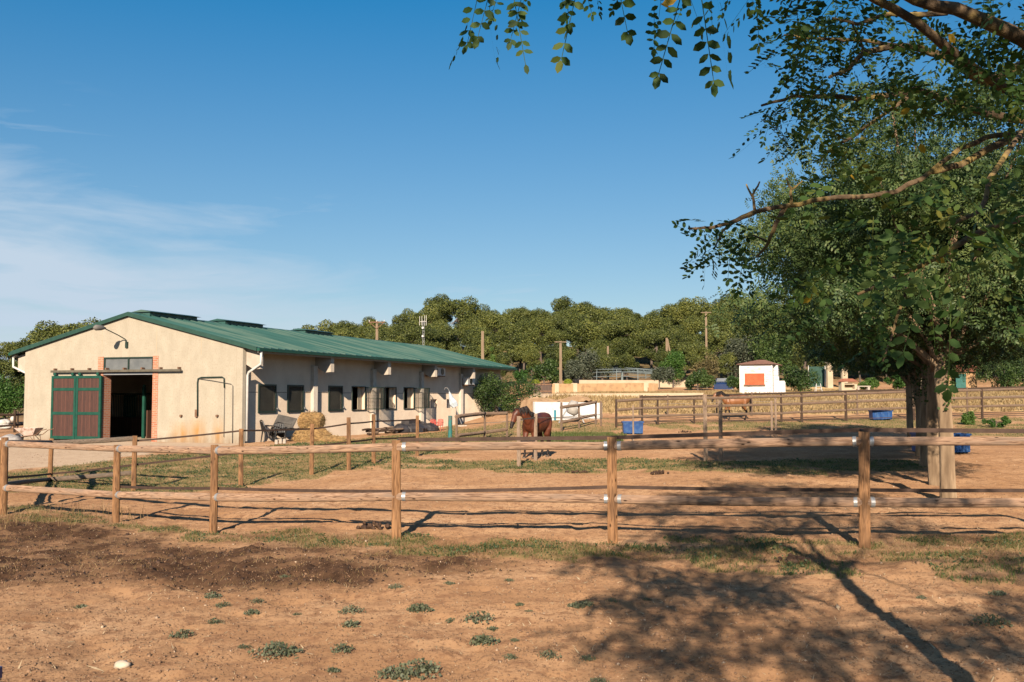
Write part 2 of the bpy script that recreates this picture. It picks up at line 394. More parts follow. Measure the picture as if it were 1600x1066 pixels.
# ground material: the masks say where soil, muck, grass litter, path and straw field lie
gm, n = newmat('ground_soil'); lk = n.links.new
o = nd(n, 'ShaderNodeOutputMaterial'); b = nd(n, 'ShaderNodeBsdfPrincipled'); b.inputs['Roughness'].default_value = .95; b.inputs['Specular IOR Level'].default_value = .08; b.inputs['Diffuse Roughness'].default_value = 1.0
lk(b.outputs[0], o.inputs[0]); t = nd(n, 'ShaderNodeTexCoord')
def noise(scale, detail=8, rough=.6, dist=0):
    z = nd(n, 'ShaderNodeTexNoise'); z.inputs['Scale'].default_value = scale; z.inputs['Detail'].default_value = detail; z.inputs['Roughness'].default_value = rough; z.inputs['Distortion'].default_value = dist
    lk(t.outputs['Object'], z.inputs['Vector']); return z.outputs[0]
def ramp(f, stops):
    r = nd(n, 'ShaderNodeValToRGB'); cr = r.color_ramp
    while len(cr.elements) < len(stops): cr.elements.new(.5)
    for e, (p, c) in zip(cr.elements, stops): e.position = p
    for i, (p, c) in enumerate(stops): cr.elements[i].position = p; cr.elements[i].color = c4(c)
    lk(f, r.inputs[0]); return r.outputs[0]
def mixc_(f, a, bb, typ='MIX'):
    q = nd(n, 'ShaderNodeMix', data_type='RGBA', blend_type=typ)
    if isinstance(f, float): q.inputs[0].default_value = f
    else: lk(f, q.inputs[0])
    for k, v in ((6, a), (7, bb)):
        if isinstance(v, tuple): q.inputs[k].default_value = c4(v)
        else: lk(v, q.inputs[k])
    return q.outputs[2]
soil = ramp(noise(.45, 9, .62), [(.30, (.275, .150, .076)), (.5, (.36, .210, .113)), (.70, (.445, .285, .168))])
soil = mixc_(ramp(noise(1.7, 9, .72), [(.50, (0, 0, 0)), (.66, (.75, .75, .75))]), soil, (.26, .145, .080))
soil = mixc_(ramp(noise(5.5, 8, .7), [(.50, (0, 0, 0)), (.62, (1, 1, 1))]), soil, (.225, .122, .068))
soil = mixc_(ramp(noise(28, 5, .65), [(.55, (0, 0, 0)), (.66, (.8, .8, .8))]), soil, (.14, .075, .045))
soil = mixc_(ramp(noise(60, 3, .6), [(.69, (0, 0, 0)), (.75, (.6, .6, .6))]), soil, (.48, .33, .22))
at_ = nd(n, 'ShaderNodeVertexColor'); at_.layer_name = 'cover'; sp = nd(n, 'ShaderNodeSeparateColor'); lk(at_.outputs[0], sp.inputs[0])
at2 = nd(n, 'ShaderNodeVertexColor'); at2.layer_name = 'cover2'; sp2 = nd(n, 'ShaderNodeSeparateColor'); lk(at2.outputs[0], sp2.inputs[0])
muckc = ramp(noise(9, 9, .7), [(.35, (.035, .020, .013)), (.58, (.085, .047, .028)), (.80, (.18, .10, .058))])
soil = mixc_(sp.outputs[1], soil, muckc)
grassc = ramp(noise(14, 8, .75), [(.32, (.09, .085, .035)), (.5, (.18, .145, .062)), (.68, (.30, .21, .105))])
soil = mixc_(sp.outputs[0], soil, grassc)
pathc = ramp(noise(2.5, 8, .7), [(.3, (.32, .235, .165)), (.7, (.43, .33, .24))])
soil = mixc_(sp.outputs[2], soil, pathc)
dryc = ramp(noise(1.1, 8, .75), [(.3, (.33, .215, .10)), (.7, (.50, .35, .18))])
soil = mixc_(sp2.outputs[0], soil, dryc)
soil = mixc_(sp2.outputs[1], soil, ramp(noise(.4, 7, .7), [(.3, (.07, .06, .03)), (.7, (.20, .14, .075))]))
lk(soil, b.inputs['Base Color'])
bp = nd(n, 'ShaderNodeBump'); bp.inputs['Strength'].default_value = 1.0; bp.inputs['Distance'].default_value = .018
lk(noise(26, 9, .7), bp.inputs['Height']); lk(bp.outputs[0], b.inputs['Normal'])
ground = npmesh('ground', V, F, gm, smooth=True); tag(ground, kind='structure')
def vcol(name, r, g, bl):
    ca = ground.data.color_attributes.new(name=name, type='FLOAT_COLOR', domain='POINT')
    a = np.stack([r.ravel(), g.ravel(), bl.ravel(), np.ones(r.size)], -1).astype(np.float32)
    ca.data.foreach_set('color', a.ravel())
def soft(a): return np.clip(a, 0, 1)
vcol('cover', soft(GD * .8), MK, PT)
wood = sm(Y, 98, 112) * (1 - 0 * X)
wood = np.maximum(wood, sm(-X, 24, 30) * sm(Y, 60, 75))
vcol('cover2', DR, wood, 0 * X)

GZ = Z
def gz(x, y):
    """height of the built ground sheet at points"""
    x = np.atleast_1d(np.asarray(x, float)); y = np.atleast_1d(np.asarray(y, float))
    i = np.clip(np.searchsorted(gx, x) - 1, 0, nx - 2); j = np.clip(np.searchsorted(gy, y) - 1, 0, ny - 2)
    fx = (x - gx[i]) / (gx[i + 1] - gx[i]); fy = (y - gy[j]) / (gy[j + 1] - gy[j])
    return (GZ[j, i] * (1 - fx) + GZ[j, i + 1] * fx) * (1 - fy) + (GZ[j + 1, i] * (1 - fx) + GZ[j + 1, i + 1] * fx) * fy

# ------------------------------------------------------------------ leaf scattering
def rotmats(rg, m, up=None, tilt=1.0):
    """m random rotation matrices; if up (m,3) given the local z leans to it"""
    z = rg.normal(size=(m, 3)); z /= np.linalg.norm(z, axis=1)[:, None]
    if up is not None: z = z * tilt + up; z /= np.linalg.norm(z, axis=1)[:, None] + 1e-9
    a = rg.normal(size=(m, 3)); x = np.cross(a, z); x /= np.linalg.norm(x, axis=1)[:, None] + 1e-9
    y = np.cross(z, x); return np.stack([x, y, z], -1)
def instance(tv_, tf_, Rm, S, P):
    m = len(P); k = len(tv_)
    V = np.einsum('mij,kj->mki', Rm, tv_) * S[:, None, None] + P[:, None, :]
    F = tf_[None] + (np.arange(m) * k)[:, None, None]
    return V.reshape(-1, 3), F.reshape(-1, tf_.shape[1])
QUAD_V = np.array([[-.5, 0, 0], [0, -.26, .05], [.5, 0, 0], [0, .26, .05]]); QUAD_F = np.array([[0, 1, 2, 3]])
def tuft_template(k, seed=0, size=1.0, w=.26):
    rg = np.random.default_rng(seed); Vs = []; Fs = []
    for i in range(k):
        r = rotmats(rg, 1)[0]; p = rg.normal(size=3) * .42
        q = QUAD_V * np.array([1, w / .26, 1]); Vs.append(q @ r.T * size * rg.uniform(.6, 1.1) + p); Fs.append(QUAD_F + 4 * i)
    return np.concatenate(Vs), np.concatenate(Fs)
def spray_template(k, w=.42, droop=.25, l=.30, jit=0, seed=0):
    rj = random.Random(seed)
    """one compound leaf of 2k+1 oval leaflets along a stalk of unit length (x)"""
    Vs = []; Fs = []; b = 0
    ov = np.array([[0, 0, 0], [.3, -w / 2, .02], [.7, -w / 2, .02], [1, 0, 0], [.7, w / 2, .02], [.3, w / 2, .02]])
    def put(p, ang, tw, s):
        nonlocal b
        c, s_ = math.cos(ang), math.sin(ang); q = ov * s
        q = np.stack([q[:, 0], q[:, 1] * math.cos(tw), q[:, 1] * math.sin(tw) + q[:, 2]], -1)
        q = np.stack([q[:, 0] * c - q[:, 1] * s_, q[:, 0] * s_ + q[:, 1] * c, q[:, 2]], -1) + p
        Vs.append(q); Fs.append(np.array([[0, 1, 2, 3], [0, 3, 4, 5]]) + b); b += 6
    for i in range(k):
        t = .12 + .8 * i / (k - 1); z = -droop * t * t
        s = l * (1 - .35 * abs(t - .45))
        for sg in (1, -1):
            if jit and rj.random() < .07: continue
            put(np.array([t + rj.uniform(-.02, .02) * jit, 0, z]), sg * (1.25 - .35 * t + rj.uniform(-.35, .35) * jit), sg * .35 + .2 * math.sin(i * 2.1) + rj.uniform(-.9, .9) * jit, s * (1 + rj.uniform(-.3, .18) * jit))
    put(np.array([.95, 0, -droop * .92]), 0, .2, l)
    # stalk
    st = np.array([[0, -.006, 0], [0, .006, 0], [1, .004, -droop], [1, -.004, -droop]]); Vs.append(st); Fs.append(np.array([[0, 1, 2, 3]]) + b)
    return np.concatenate(Vs), np.concatenate(Fs)
def lobe_points(rg, lobes, m, shell=.5):
    lb = np.array(lobes, float); w = (lb[:, 3] * lb[:, 4] * lb[:, 5]) ** .66; w /= w.sum()
    k = rg.choice(len(lb), m, p=w); d = rg.normal(size=(m, 3)); d /= np.linalg.norm(d, axis=1)[:, None]
    r = shell + (1 - shell) * rg.random(m) ** .6
    r *= 1 + rg.normal(size=m) * .06
    return lb[k, :3] + d * r[:, None] * lb[k, 3:6], d
def crown_lobes(rg, c, r, nl, lr, flat=1.0, shell=.55):
    out_ = []
    for i in range(nl):
        d = rg.normal(size=3); d /= np.linalg.norm(d); q = (shell + (1 - shell) * rg.random())
        p = np.array(c) + d * np.array(r) * q; s = rg.uniform(*lr); out_.append((p[0], p[1], p[2], s, s * rg.uniform(.8, 1.1), s * flat))
    return out_
def foliage(name, lobes, m, size, matl, parent=None, seed=1, templ=None, shell=.5, upb=.6):
    rg = np.random.default_rng(seed); P, D = lobe_points(rg, lobes, m, shell)
    tv_, tf_ = templ if templ is not None else (QUAD_V, QUAD_F)
    Rm = rotmats(rg, m, D * upb + np.array([0, 0, .3 * upb])); S = rg.uniform(.65, 1.25, m) * size
    V, F = instance(tv_, tf_, Rm, S, P); return npmesh(name, V, F, matl, parent)

# ------------------------------------------------------------------ materials used by things
stucco = mat('stucco_cream', (.46, .405, .315), (.545, .485, .385), scale=2.5, bump=.35, bscale=60, rough=.9, stretch=(1, 1, .6), c3=(.42, .35, .27), s3=22, t3=(.5, .75))
pebble = mat('pebble_panel', (.78, .62, .47), (.90, .74, .57), scale=1.6, bump=.25, bscale=75, rough=.95, c3=(.58, .43, .32), s3=38, t3=(.55, .8))
concrete = mat('concrete_pale', (.50, .43, .35), (.63, .55, .46), scale=3, bump=.3, rough=.9)
roofm = mat('roof_green_sheet', (.020, .075, .065), (.035, .11, .095), scale=1.5, rough=.5, stretch=(.12, 3.4, .12), c3=(.085, .145, .115), s3=2.4, t3=(.46, .60), bump=.05, spec=.4)
greenp = mat('paint_green', (.010, .065, .044), (.018, .095, .064), scale=5, rough=.5)
greend = mat('paint_dark_green', (.018, .035, .028), (.03, .055, .042), scale=5, rough=.5)
white_m = mat('white_metal', (.62, .60, .56), (.75, .72, .68), scale=6, rough=.5)
brick = MATS.get('brick')
def brickmat():
    m, n = newmat('brick'); lk = n.links.new
    o = nd(n, 'ShaderNodeOutputMaterial'); b = nd(n, 'ShaderNodeBsdfPrincipled'); b.inputs['Roughness'].default_value = .9
    lk(b.outputs[0], o.inputs[0]); uv = nd(n, 'ShaderNodeUVMap'); uv.uv_map = 'UVMap'
    br = nd(n, 'ShaderNodeTexBrick'); br.inputs['Scale'].default_value = 1; br.inputs['Brick Width'].default_value = .25; br.inputs['Row Height'].default_value = .075; br.inputs['Mortar Size'].default_value = .009
    br.inputs['Color1'].default_value = (.38, .12, .06, 1); br.inputs['Color2'].default_value = (.50, .19, .10, 1); br.inputs['Mortar'].default_value = (.42, .34, .27, 1)
    lk(uv.outputs[0], br.inputs[0]); lk(br.outputs[0], b.inputs['Base Color'])
    bp = nd(n, 'ShaderNodeBump'); bp.inputs['Distance'].default_value = .01; bp.inputs['Strength'].default_value = .6; bp.invert = True; lk(br.outputs['Fac'], bp.inputs['Height']); lk(bp.outputs[0], b.inputs['Normal'])
    return m
brick = brickmat()
def plankmat(name, ca, cb, w=.10):
    """boards side by side along x, grain down z (object space)"""
    m, n = newmat(name); lk = n.links.new
    o = nd(n, 'ShaderNodeOutputMaterial'); b = nd(n, 'ShaderNodeBsdfPrincipled'); b.inputs['Roughness'].default_value = .7
    lk(b.outputs[0], o.inputs[0]); t = nd(n, 'ShaderNodeTexCoord'); s = nd(n, 'ShaderNodeSeparateXYZ'); lk(t.outputs['Object'], s.inputs[0])
    d = nd(n, 'ShaderNodeMath', operation='DIVIDE'); lk(s.outputs[0], d.inputs[0]); d.inputs[1].default_value = w
    fl = nd(n, 'ShaderNodeMath', operation='FLOOR'); lk(d.outputs[0], fl.inputs[0])
    wn = nd(n, 'ShaderNodeTexWhiteNoise'); wn.noise_dimensions = '1D'; lk(fl.outputs[0], wn.inputs['W'])
    mp_ = nd(n, 'ShaderNodeMapping'); mp_.inputs['Scale'].default_value = (28, 28, 2.2); lk(t.outputs['Object'], mp_.inputs[0])
    z = nd(n, 'ShaderNodeTexNoise'); z.inputs['Scale'].default_value = 1.4; z.inputs['Detail'].default_value = 6; lk(mp_.outputs[0], z.inputs['Vector'])
    a = nd(n, 'ShaderNodeMath', operation='MULTIPLY_ADD'); lk(wn.outputs[0], a.inputs[0]); a.inputs[1].default_value = .45
    m2 = nd(n, 'ShaderNodeMath', operation='MULTIPLY_ADD'); lk(z.outputs[0], m2.inputs[0]); m2.inputs[1].default_value = 1.3; m2.inputs[2].default_value = -.35; lk(m2.outputs[0], a.inputs[2])
    r = nd(n, 'ShaderNodeValToRGB'); r.color_ramp.elements[0].color = c4(ca); r.color_ramp.elements[1].color = c4(cb); lk(a.outputs[0], r.inputs[0])
    fr = nd(n, 'ShaderNodeMath', operation='FRACT'); lk(d.outputs[0], fr.inputs[0]); lt = nd(n, 'ShaderNodeMath', operation='LESS_THAN'); lk(fr.outputs[0], lt.inputs[0]); lt.inputs[1].default_value = .09
    mx = nd(n, 'ShaderNodeMix', data_type='RGBA'); lk(lt.outputs[0], mx.inputs[0]); lk(r.outputs[0], mx.inputs[6]); mx.inputs[7].default_value = (.02, .012, .01, 1)
    lk(mx.outputs[2], b.inputs['Base Color']); return m
planks = plankmat('door_planks', (.035, .016, .013), (.135, .052, .034))
planks_dark = plankmat('stall_planks', (.06, .025, .015), (.16, .07, .04))
def stainwall(xs, zs):
    m = stucco.copy(); m.name = 'stucco_stained'; n = m.node_tree; lk = n.links.new
    b = [q for q in n.nodes if q.type == 'BSDF_PRINCIPLED'][0]; src = b.inputs['Base Color'].links[0].from_socket
    t = nd(n, 'ShaderNodeTexCoord'); s = nd(n, 'ShaderNodeSeparateXYZ'); lk(t.outputs['Object'], s.inputs[0])
    def mm(op, a, bb, cc=None, cl=False):
        q = nd(n, 'ShaderNodeMath', operation=op); q.use_clamp = cl
        for i, v in enumerate((a, bb, cc)):
            if v is None: continue
            if isinstance(v, (int, float)): q.inputs[i].default_value = v
            else: lk(v, q.inputs[i])
        return q.outputs[0]
    mp_ = nd(n, 'ShaderNodeMapping'); mp_.inputs['Scale'].default_value = (2.6, 1, .55); lk(t.outputs['Object'], mp_.inputs[0])
    z = nd(n, 'ShaderNodeTexNoise'); z.inputs['Scale'].default_value = 1.6; z.inputs['Detail'].default_value = 8; z.inputs['Roughness'].default_value = .65; lk(mp_.outputs[0], z.inputs['Vector'])
    tot = None
    for x0, w, top in ((xs[0], .55, zs[0]), (xs[1], .75, zs[1]), (xs[2], .35, zs[0])):
        g = mm('SUBTRACT', 1.0, mm('DIVIDE', mm('ABSOLUTE', mm('SUBTRACT', s.outputs[0], x0), 0), w), cl=True)
        h = mm('MULTIPLY', mm('SUBTRACT', top, s.outputs[2]), 1.6, cl=True)
        v = mm('MULTIPLY', g, h); tot = v if tot is None else mm('MAXIMUM', tot, v)
    f = mm('MULTIPLY', mm('MULTIPLY', tot, mm('MULTIPLY_ADD', z.outputs[0], 3.2, -.75, True)), 1.0, cl=True)
    mx = nd(n, 'ShaderNodeMix', data_type='RGBA'); lk(f, mx.inputs[0]); lk(src, mx.inputs[6]); mx.inputs[7].default_value = c4((.50, .27, .09))
    spl = mm('MULTIPLY', mm('MULTIPLY_ADD', s.outputs[2], -2.2, .95, True), mm('MULTIPLY_ADD', z.outputs[0], 3.2, -1.0, True), cl=True)
    m2 = nd(n, 'ShaderNodeMix', data_type='RGBA'); lk(spl, m2.inputs[0]); lk(mx.outputs[2], m2.inputs[6]); m2.inputs[7].default_value = c4((.33, .24, .16))
    mp3 = nd(n, 'ShaderNodeMapping'); mp3.inputs['Scale'].default_value = (7, 1, .18); lk(t.outputs['Object'], mp3.inputs[0])
    z3 = nd(n, 'ShaderNodeTexNoise'); z3.inputs['Scale'].default_value = 1.3; z3.inputs['Detail'].default_value = 6; lk(mp3.outputs[0], z3.inputs['Vector'])
    st = mm('MULTIPLY', mm('MULTIPLY_ADD', z3.outputs[0], 5.0, -2.9, True), .30)
    m3 = nd(n, 'ShaderNodeMix', data_type='RGBA'); lk(st, m3.inputs[0]); lk(m2.outputs[2], m3.inputs[6]); m3.inputs[7].default_value = c4((.36, .27, .19))
    lk(m3.outputs[2], b.inputs['Base Color']); return m
black_plastic = mat('black_plastic', (.012, .012, .013), (.022, .022, .024), rough=.35, spec=.5)
dark_void = mat('dark_interior', (.05, .04, .03), (.08, .06, .045), rough=.95)
glassm = mat('dull_glass', (.20, .22, .23), (.30, .31, .31), rough=.35, scale=1.2)
meshm = mat('wire_mesh_dark', (.035, .034, .028), (.06, .058, .045), scale=2, rough=.7)
grey_m = mat('galvanised', (.33, .33, .33), (.48, .48, .47), scale=12, rough=.4, metal=.4)
rust = mat('rusty_brown', (.16, .085, .05), (.28, .16, .10), scale=8, rough=.8)
woodA = woodmat('timber_light', (.13, .068, .040), (.45, .29, .19), (.29, .205, .15))
woodPost = woodmat('timber_post', (.13, .058, .024), (.39, .21, .10), (.13, .07, .038))
woodG = woodmat('timber_grey', (.075, .055, .042), (.21, .155, .115), (.13, .11, .085))
woodM = woodmat('timber_weathered', (.10, .062, .042), (.26, .175, .12), (.18, .135, .10))
woodP = woodmat('timber_pale', (.18, .12, .08), (.40, .29, .21), (.26, .19, .145))
woodD = woodmat('timber_dark', (.035, .022, .015), (.10, .06, .04), (.07, .05, .035))
tape = mat('tape_brown', (.055, .032, .022), (.09, .055, .04), scale=9, rough=.8)
tapeg = mat('tape_grey', (.20, .16, .13), (.30, .25, .2), scale=9, rough=.8)
bluep = mat('blue_plastic', (.012, .055, .20), (.02, .09, .28), scale=3, rough=.4, c3=(.05, .12, .28), s3=5)
hay = mat('hay', (.17, .095, .04), (.46, .29, .12), scale=9, bump=1, bscale=18, rough=1, stretch=(1, 1, 2), bdist=.05)
barkL = mat('bark_tan', (.19, .125, .075), (.42, .30, .19), scale=9, stretch=(1, 1, .22), bump=1.0, bscale=16, rough=.95, bdist=.03)
barkN = mat('bark_near', (.065, .045, .028), (.19, .13, .075), scale=14, stretch=(1, 1, 1), bump=.6, rough=.9, c3=(.28, .20, .07), s3=6, t3=(.5, .62))
barkD = mat('bark_pine', (.10, .075, .06), (.22, .17, .14), scale=5, stretch=(1, 1, .3), bump=.5, rough=.95)
terra = mat('terracotta_tiles', (.24, .085, .05), (.36, .14, .085), scale=6, rough=.85)

# ------------------------------------------------------------------ barn
A0 = R(20.0)
bx_ = Vector((math.cos(A0), -math.sin(A0), 0)); by_ = Vector((math.sin(A0), math.cos(A0), 0))
C0 = at(377.5, 693.3)
BW, BL, WT = 11.25, 29.4, .22
barn = thing('stable_barn', C0, 'long cream stable with a green metal roof and brown sliding doors in its gable end', 'stable', rz=-A0)
def fac(px, py, y=0.0):
    d = ray(px, py); o_ = Vector((0, 0, CAMH)) - C0; t = (y - o_.dot(by_)) / d.dot(by_); p = o_ + d * t; return p.dot(bx_), p.z
def sid(px, py, x=-.15):
    d = ray(px, py); o_ = Vector((0, 0, CAMH)) - C0; t = (x - o_.dot(bx_)) / d.dot(bx_); p = o_ + d * t; return p.dot(by_), p.z
XL = fac(38, 620)[0]; BW = -XL
HE = fac(378, 541)[1]; RX, HR = fac(197, 493)
RX = -BW / 2 - .02
sl = (HR - HE) / (-RX)
# facade: outer polygon with the door opening, as quads between breakpoints
dx0, dx1 = fac(161, 600)[0], fac(239, 600)[0]; dzt = fac(200, 558)[1]; dzm = fac(200, 585)[1]
def roofz(x): return HE + sl * (min(-x, BW + x) if -BW <= x <= 0 else min(-x, BW + x))
m = MB()
def face_wall(m, y0, y1):
    xs = [-BW, dx0, RX, dx1, 0]; xs.sort()
    for a, c in zip(xs, xs[1:]):
        lo = dzt if (a >= dx0 - 1e-6 and c <= dx1 + 1e-6) else -.3
        ra, rc = roofz(a), roofz(c)
        m.add([(a, y0, lo), (c, y0, lo), (c, y0, rc), (a, y0, ra)], [(0, 1, 2, 3)]); m.add([(a, y1, lo), (c, y1, lo), (c, y1, rc), (a, y1, ra)], [(3, 2, 1, 0)])
    for x in (-BW, 0): m.add([(x, y0, -.3), (x, y1, -.3), (x, y1, HE), (x, y0, HE)], [(0, 1, 2, 3)])
    m.add([(dx0, y0, dzt), (dx1, y0, dzt), (dx1, y1, dzt), (dx0, y1, dzt)], [(3, 2, 1, 0)])
    for x in (dx0, dx1): m.add([(x, y0, -.3), (x, y1, -.3), (x, y1, dzt), (x, y0, dzt)], [(0, 1, 2, 3)])
face_wall(m, 0, WT); m.build('gable_wall', stainwall((fac(309, 660)[0], fac(285, 660)[0], fac(341, 660)[0]), (fac(309, 648)[1], fac(285, 655)[1])), barn)
for px in (97, 160, 245, 315):
    m = MB()      # tan panel joints of the gable wall
    x, z = fac(px, 520); zt = roofz(x) - .05; zb = z - .9 if px not in (160, 245) else dzt + .1
    m.box(x - .007, x + .007, -.003, .01, zb, zt)
    m.build('panel_joint', mat('joint_tan', (.50, .38, .25)), barn)
stain = mat('rain_stain', (.55, .38, .20), (.60, .45, .28), scale=3, rough=.95)
# side walls with window openings
SX = -.15
def wall_holes(m, xa, xb, y0, y1, z0, z1, holes):
    ys = sorted({y0, y1, *[h[0] for h in holes], *[h[1] for h in holes]}); zs = sorted({z0, z1, *[h[2] for h in holes], *[h[3] for h in holes]})
    for a, c in zip(ys, ys[1:]):
        for e, g in zip(zs, zs[1:]):
            if any(a >= h[0] - 1e-6 and c <= h[1] + 1e-6 and e >= h[2] - 1e-6 and g <= h[3] + 1e-6 for h in holes): continue
            for x in (xa, xb): m.add([(x, a, e), (x, c, e), (x, c, g), (x, a, g)], [(0, 1, 2, 3)])
    for h in holes:
        for y in h[:2]: m.add([(xa, y, h[2]), (xb, y, h[2]), (xb, y, h[3]), (xa, y, h[3])], [(0, 1, 2, 3)])
        for z in h[2:]: m.add([(xa, h[0], z), (xb, h[0], z), (xb, h[1], z), (xa, h[1], z)], [(0, 1, 2, 3)])
WPX = [(404, 430, 602, 644), (449.5, 473, 603, 644), (513.5, 534, 605, 642), (550, 570, 606, 642), (602, 618, 607, 641), (631, 646, 608, 640.5), (672.5, 683, 624, 638.5), (698, 708, 624, 638.5)]
wins = []
for a, c, e, g in WPX:
    y0, zt = sid(a, e); y1, _ = sid(c, e); _, zb = sid(a, g); wins.append((y0, y1, zb, zt))
zt_ = wins[0][3]; zb_ = wins[0][2]
wins = [(w[0], w[1], zb_, zt_) if i < 6 else (w[0], w[1], wins[6][2], wins[6][3]) for i, w in enumerate(wins)]
m = MB(); wall_holes(m, SX, SX - WT, WT, BL, -.3, HE + .04, wins); m.build('side_wall', pebble, barn)
m = MB(); wall_holes(m, -BW + .15, -BW + .15 + WT, WT, BL, -.3, HE + .04, []); m.build('side_wall', pebble, barn)
m = MB()
for a, c in ((-BW + .15, RX), (RX, -.15)):
    m.add([(a, BL, -.3), (c, BL, -.3), (c, BL, roofz(c)), (a, BL, roofz(a))], [(3, 2, 1, 0)]); m.add([(a, BL - .2, -.3), (c, BL - .2, -.3), (c, BL - .2, roofz(c)), (a, BL - .2, roofz(a))], [(0, 1, 2, 3)])
m.build('rear_wall', pebble, barn)
m = MB(); m.box(-BW + .4, -.4, WT + .02, BL - .22, -.2, .03); m.build('floor_slab', mat('stable_floor', (.22, .17, .12), (.30, .24, .17), scale=3, rough=.9), barn)
# groove along the side wall
m = MB(); gy0, gzv = sid(400, 613)
yb = [WT + .02] + [v for w in wins[:6] for v in (w[0] - .06, w[1] + .06)] + [BL - .05]
for i in range(0, len(yb), 2):
    m = MB(); m.box(SX - .002, SX + .003, yb[i], yb[i + 1], gzv - .012, gzv + .012)
    m.build('wall_groove', mat('groove', (.14, .09, .06)), barn)
# roof: two slopes of ribbed sheet
OV, OF, OB = .72, .12, .55
def slope(sgn):
    m = MB(); xr = RX; xe = (OV if sgn > 0 else -BW - OV); th = .07
    def z(x): return HE + .10 + sl * (min(-x, BW + x))
    xm = xr
    for (x0, x1) in ((xm, xe),):
        za, zb = z(xm), z(xe); pts = [(xm, za), (xe, zb)]
        y0, y1 = -OF, BL + OB
        vs = [(xm, y0, za), (xe, y0, zb), (xe, y1, zb), (xm, y1, za), (xm, y0, za - th), (xe, y0, zb - th), (xe, y1, zb - th), (xm, y1, za - th)]
        m.add(vs, [(0, 1, 2, 3), (7, 6, 5, 4), (0, 4, 5, 1), (1, 5, 6, 2), (2, 6, 7, 3), (3, 7, 4, 0)])
        k = y0 + .02
        while k < y1 - .04:      # raised ribs
            h = .055; w = .04
            a = [(xm, k - w, za), (xm, k + w, za), (xm, k, za + h), (xe, k - w, zb), (xe, k + w, zb), (xe, k, zb + h)]
            m.add(a, [(0, 3, 5, 2), (2, 5, 4, 1), (3, 4, 5)]); k += .5
    return m
slope(1).build('roof', roofm, barn); slope(-1).build('roof', roofm, barn)
zr = HE + .10 + sl * (BW / 2)
m = MB(); m.add([(RX - .28, -OF - .01, zr - .055), (RX, -OF - .01, zr + .045), (RX + .28, -OF - .01, zr - .055), (RX - .28, BL + OB, zr - .055), (RX, BL + OB, zr + .045), (RX + .28, BL + OB, zr - .055)], [(0, 1, 4, 3), (1, 2, 5, 4), (0, 2, 1), (3, 4, 5)])
m.build('ridge_cap', roofm, barn)
# barge boards along the gable verge
for sgn in (1, -1):
    xe = OV if sgn > 0 else -BW - OV; m = MB(); ze = HE + .10 - sl * OV
    y0, y1 = -OF - .03, -OF - .003
    vs = [(RX, y0, zr + .03), (xe, y0, ze + .03), (xe, y0, ze - .13), (RX, y0, zr - .13)]; vs += [(a, y1, c) for a, _, c in vs]
    m.add(vs, [(0, 1, 2, 3), (7, 6, 5, 4), (0, 4, 5, 1), (2, 6, 7, 3), (1, 5, 6, 2)]); m.build('barge_board', mat('paint_green_verge', (.018, .06, .045), (.03, .085, .065)), barn)
# ridge vents
for a, c in ((232, 310), (350, 413), (475, 520)):
    def ry(px):
        d = ray(px, 500); o_ = Vector((0, 0, CAMH)) - C0; xx = RX + .45; t = (xx - o_.dot(bx_)) / d.dot(bx_); return (o_ + d * t).dot(by_)
    y0, y1 = ry(a + 4), ry(c); m = MB()
    m.box(RX - .38, RX + .38, y0, y1, zr - .12, zr + .10); b_ = m.build('ridge_vent', roofm, barn)
    m = MB(); m.add([(RX - .55, y0 - .1, zr + .10), (RX, y0 - .1, zr + .20), (RX + .55, y0 - .1, zr + .10), (RX - .55, y1 + .1, zr + .10), (RX, y1 + .1, zr + .20), (RX + .55, y1 + .1, zr + .10)], [(0, 1, 4, 3), (1, 2, 5, 4), (0, 2, 1), (3, 4, 5), (0, 3, 5, 2)])
    m.build('vent_cap', roofm, b_)
# gutters, fascia, downspouts
for sgn in (1, -1):
    xe = OV if sgn > 0 else -BW - OV; ze = HE + .10 - sl * OV
    m = MB(); m.box(min(xe + sgn * .01, xe + sgn * .13), max(xe + sgn * .01, xe + sgn * .13), -OF, BL + OB, ze - .13, ze - .005); m.build('gutter', greenp, barn)
    xq = xe - sgn * .02; m = MB(); m.box(min(xq, xq - sgn * .05), max(xq, xq - sgn * .05), .02, BL + OB - .02, ze - .20, ze - .09); m.build('fascia', mat('fascia_grey', (.36, .33, .29), (.46, .42, .38)), barn)
    xw = -.04 if sgn > 0 else -BW + .04
    m = MB(); m.loft([(xe + sgn * .06, .10, ze - .12), (xe + sgn * .06, .10, ze - .62), (xw + sgn * .12, .30, ze - .95), (xw + sgn * .06, .30, ze - 1.08), (xw + sgn * .06, .30, .08)], .05, n=10); m.build('downspout', white_m, barn, smooth=True)
# corner brackets and pilasters with corbels under the eaves
def corbel(y0, w, xw, sgn=1):
    m = MB(); t = HE + .02 - .0; o_ = xw + sgn * .80
    vs = []
    for y in (y0, y0 + w):
        vs += [(xw, y, t - .05), (o_, y, t - .26), (o_, y, t - .92), (o_ - sgn * .30, y, t - .94), (xw, y, t - .66)]
    m.add(vs, [(0, 1, 2, 3, 4), (9, 8, 7, 6, 5), (0, 5, 6, 1), (1, 6, 7, 2), (2, 7, 8, 3), (3, 8, 9, 4)]); return m.build('corbel', concrete, barn)
corbel(.24, .22, SX); corbel(.24, .22, -BW + .15, -1)
pil = [(490, 499.5), (583, 591), (658.5, 665.5), (720.5, 726.5)]
pilm = mat('pilaster_concrete', (.62, .54, .45), (.74, .66, .56), scale=4, rough=.9, bump=.2)
for a, c in pil:
    y0, _ = sid(a, 640, SX + .16); y1, _ = sid(c, 640, SX + .16); m = MB(); m.box(SX + .003, SX + .16, y0, y0 + .34, -.3, HE - .62); m.build('pilaster', pilm, barn)
    corbel(y0 + .36, .30, SX)
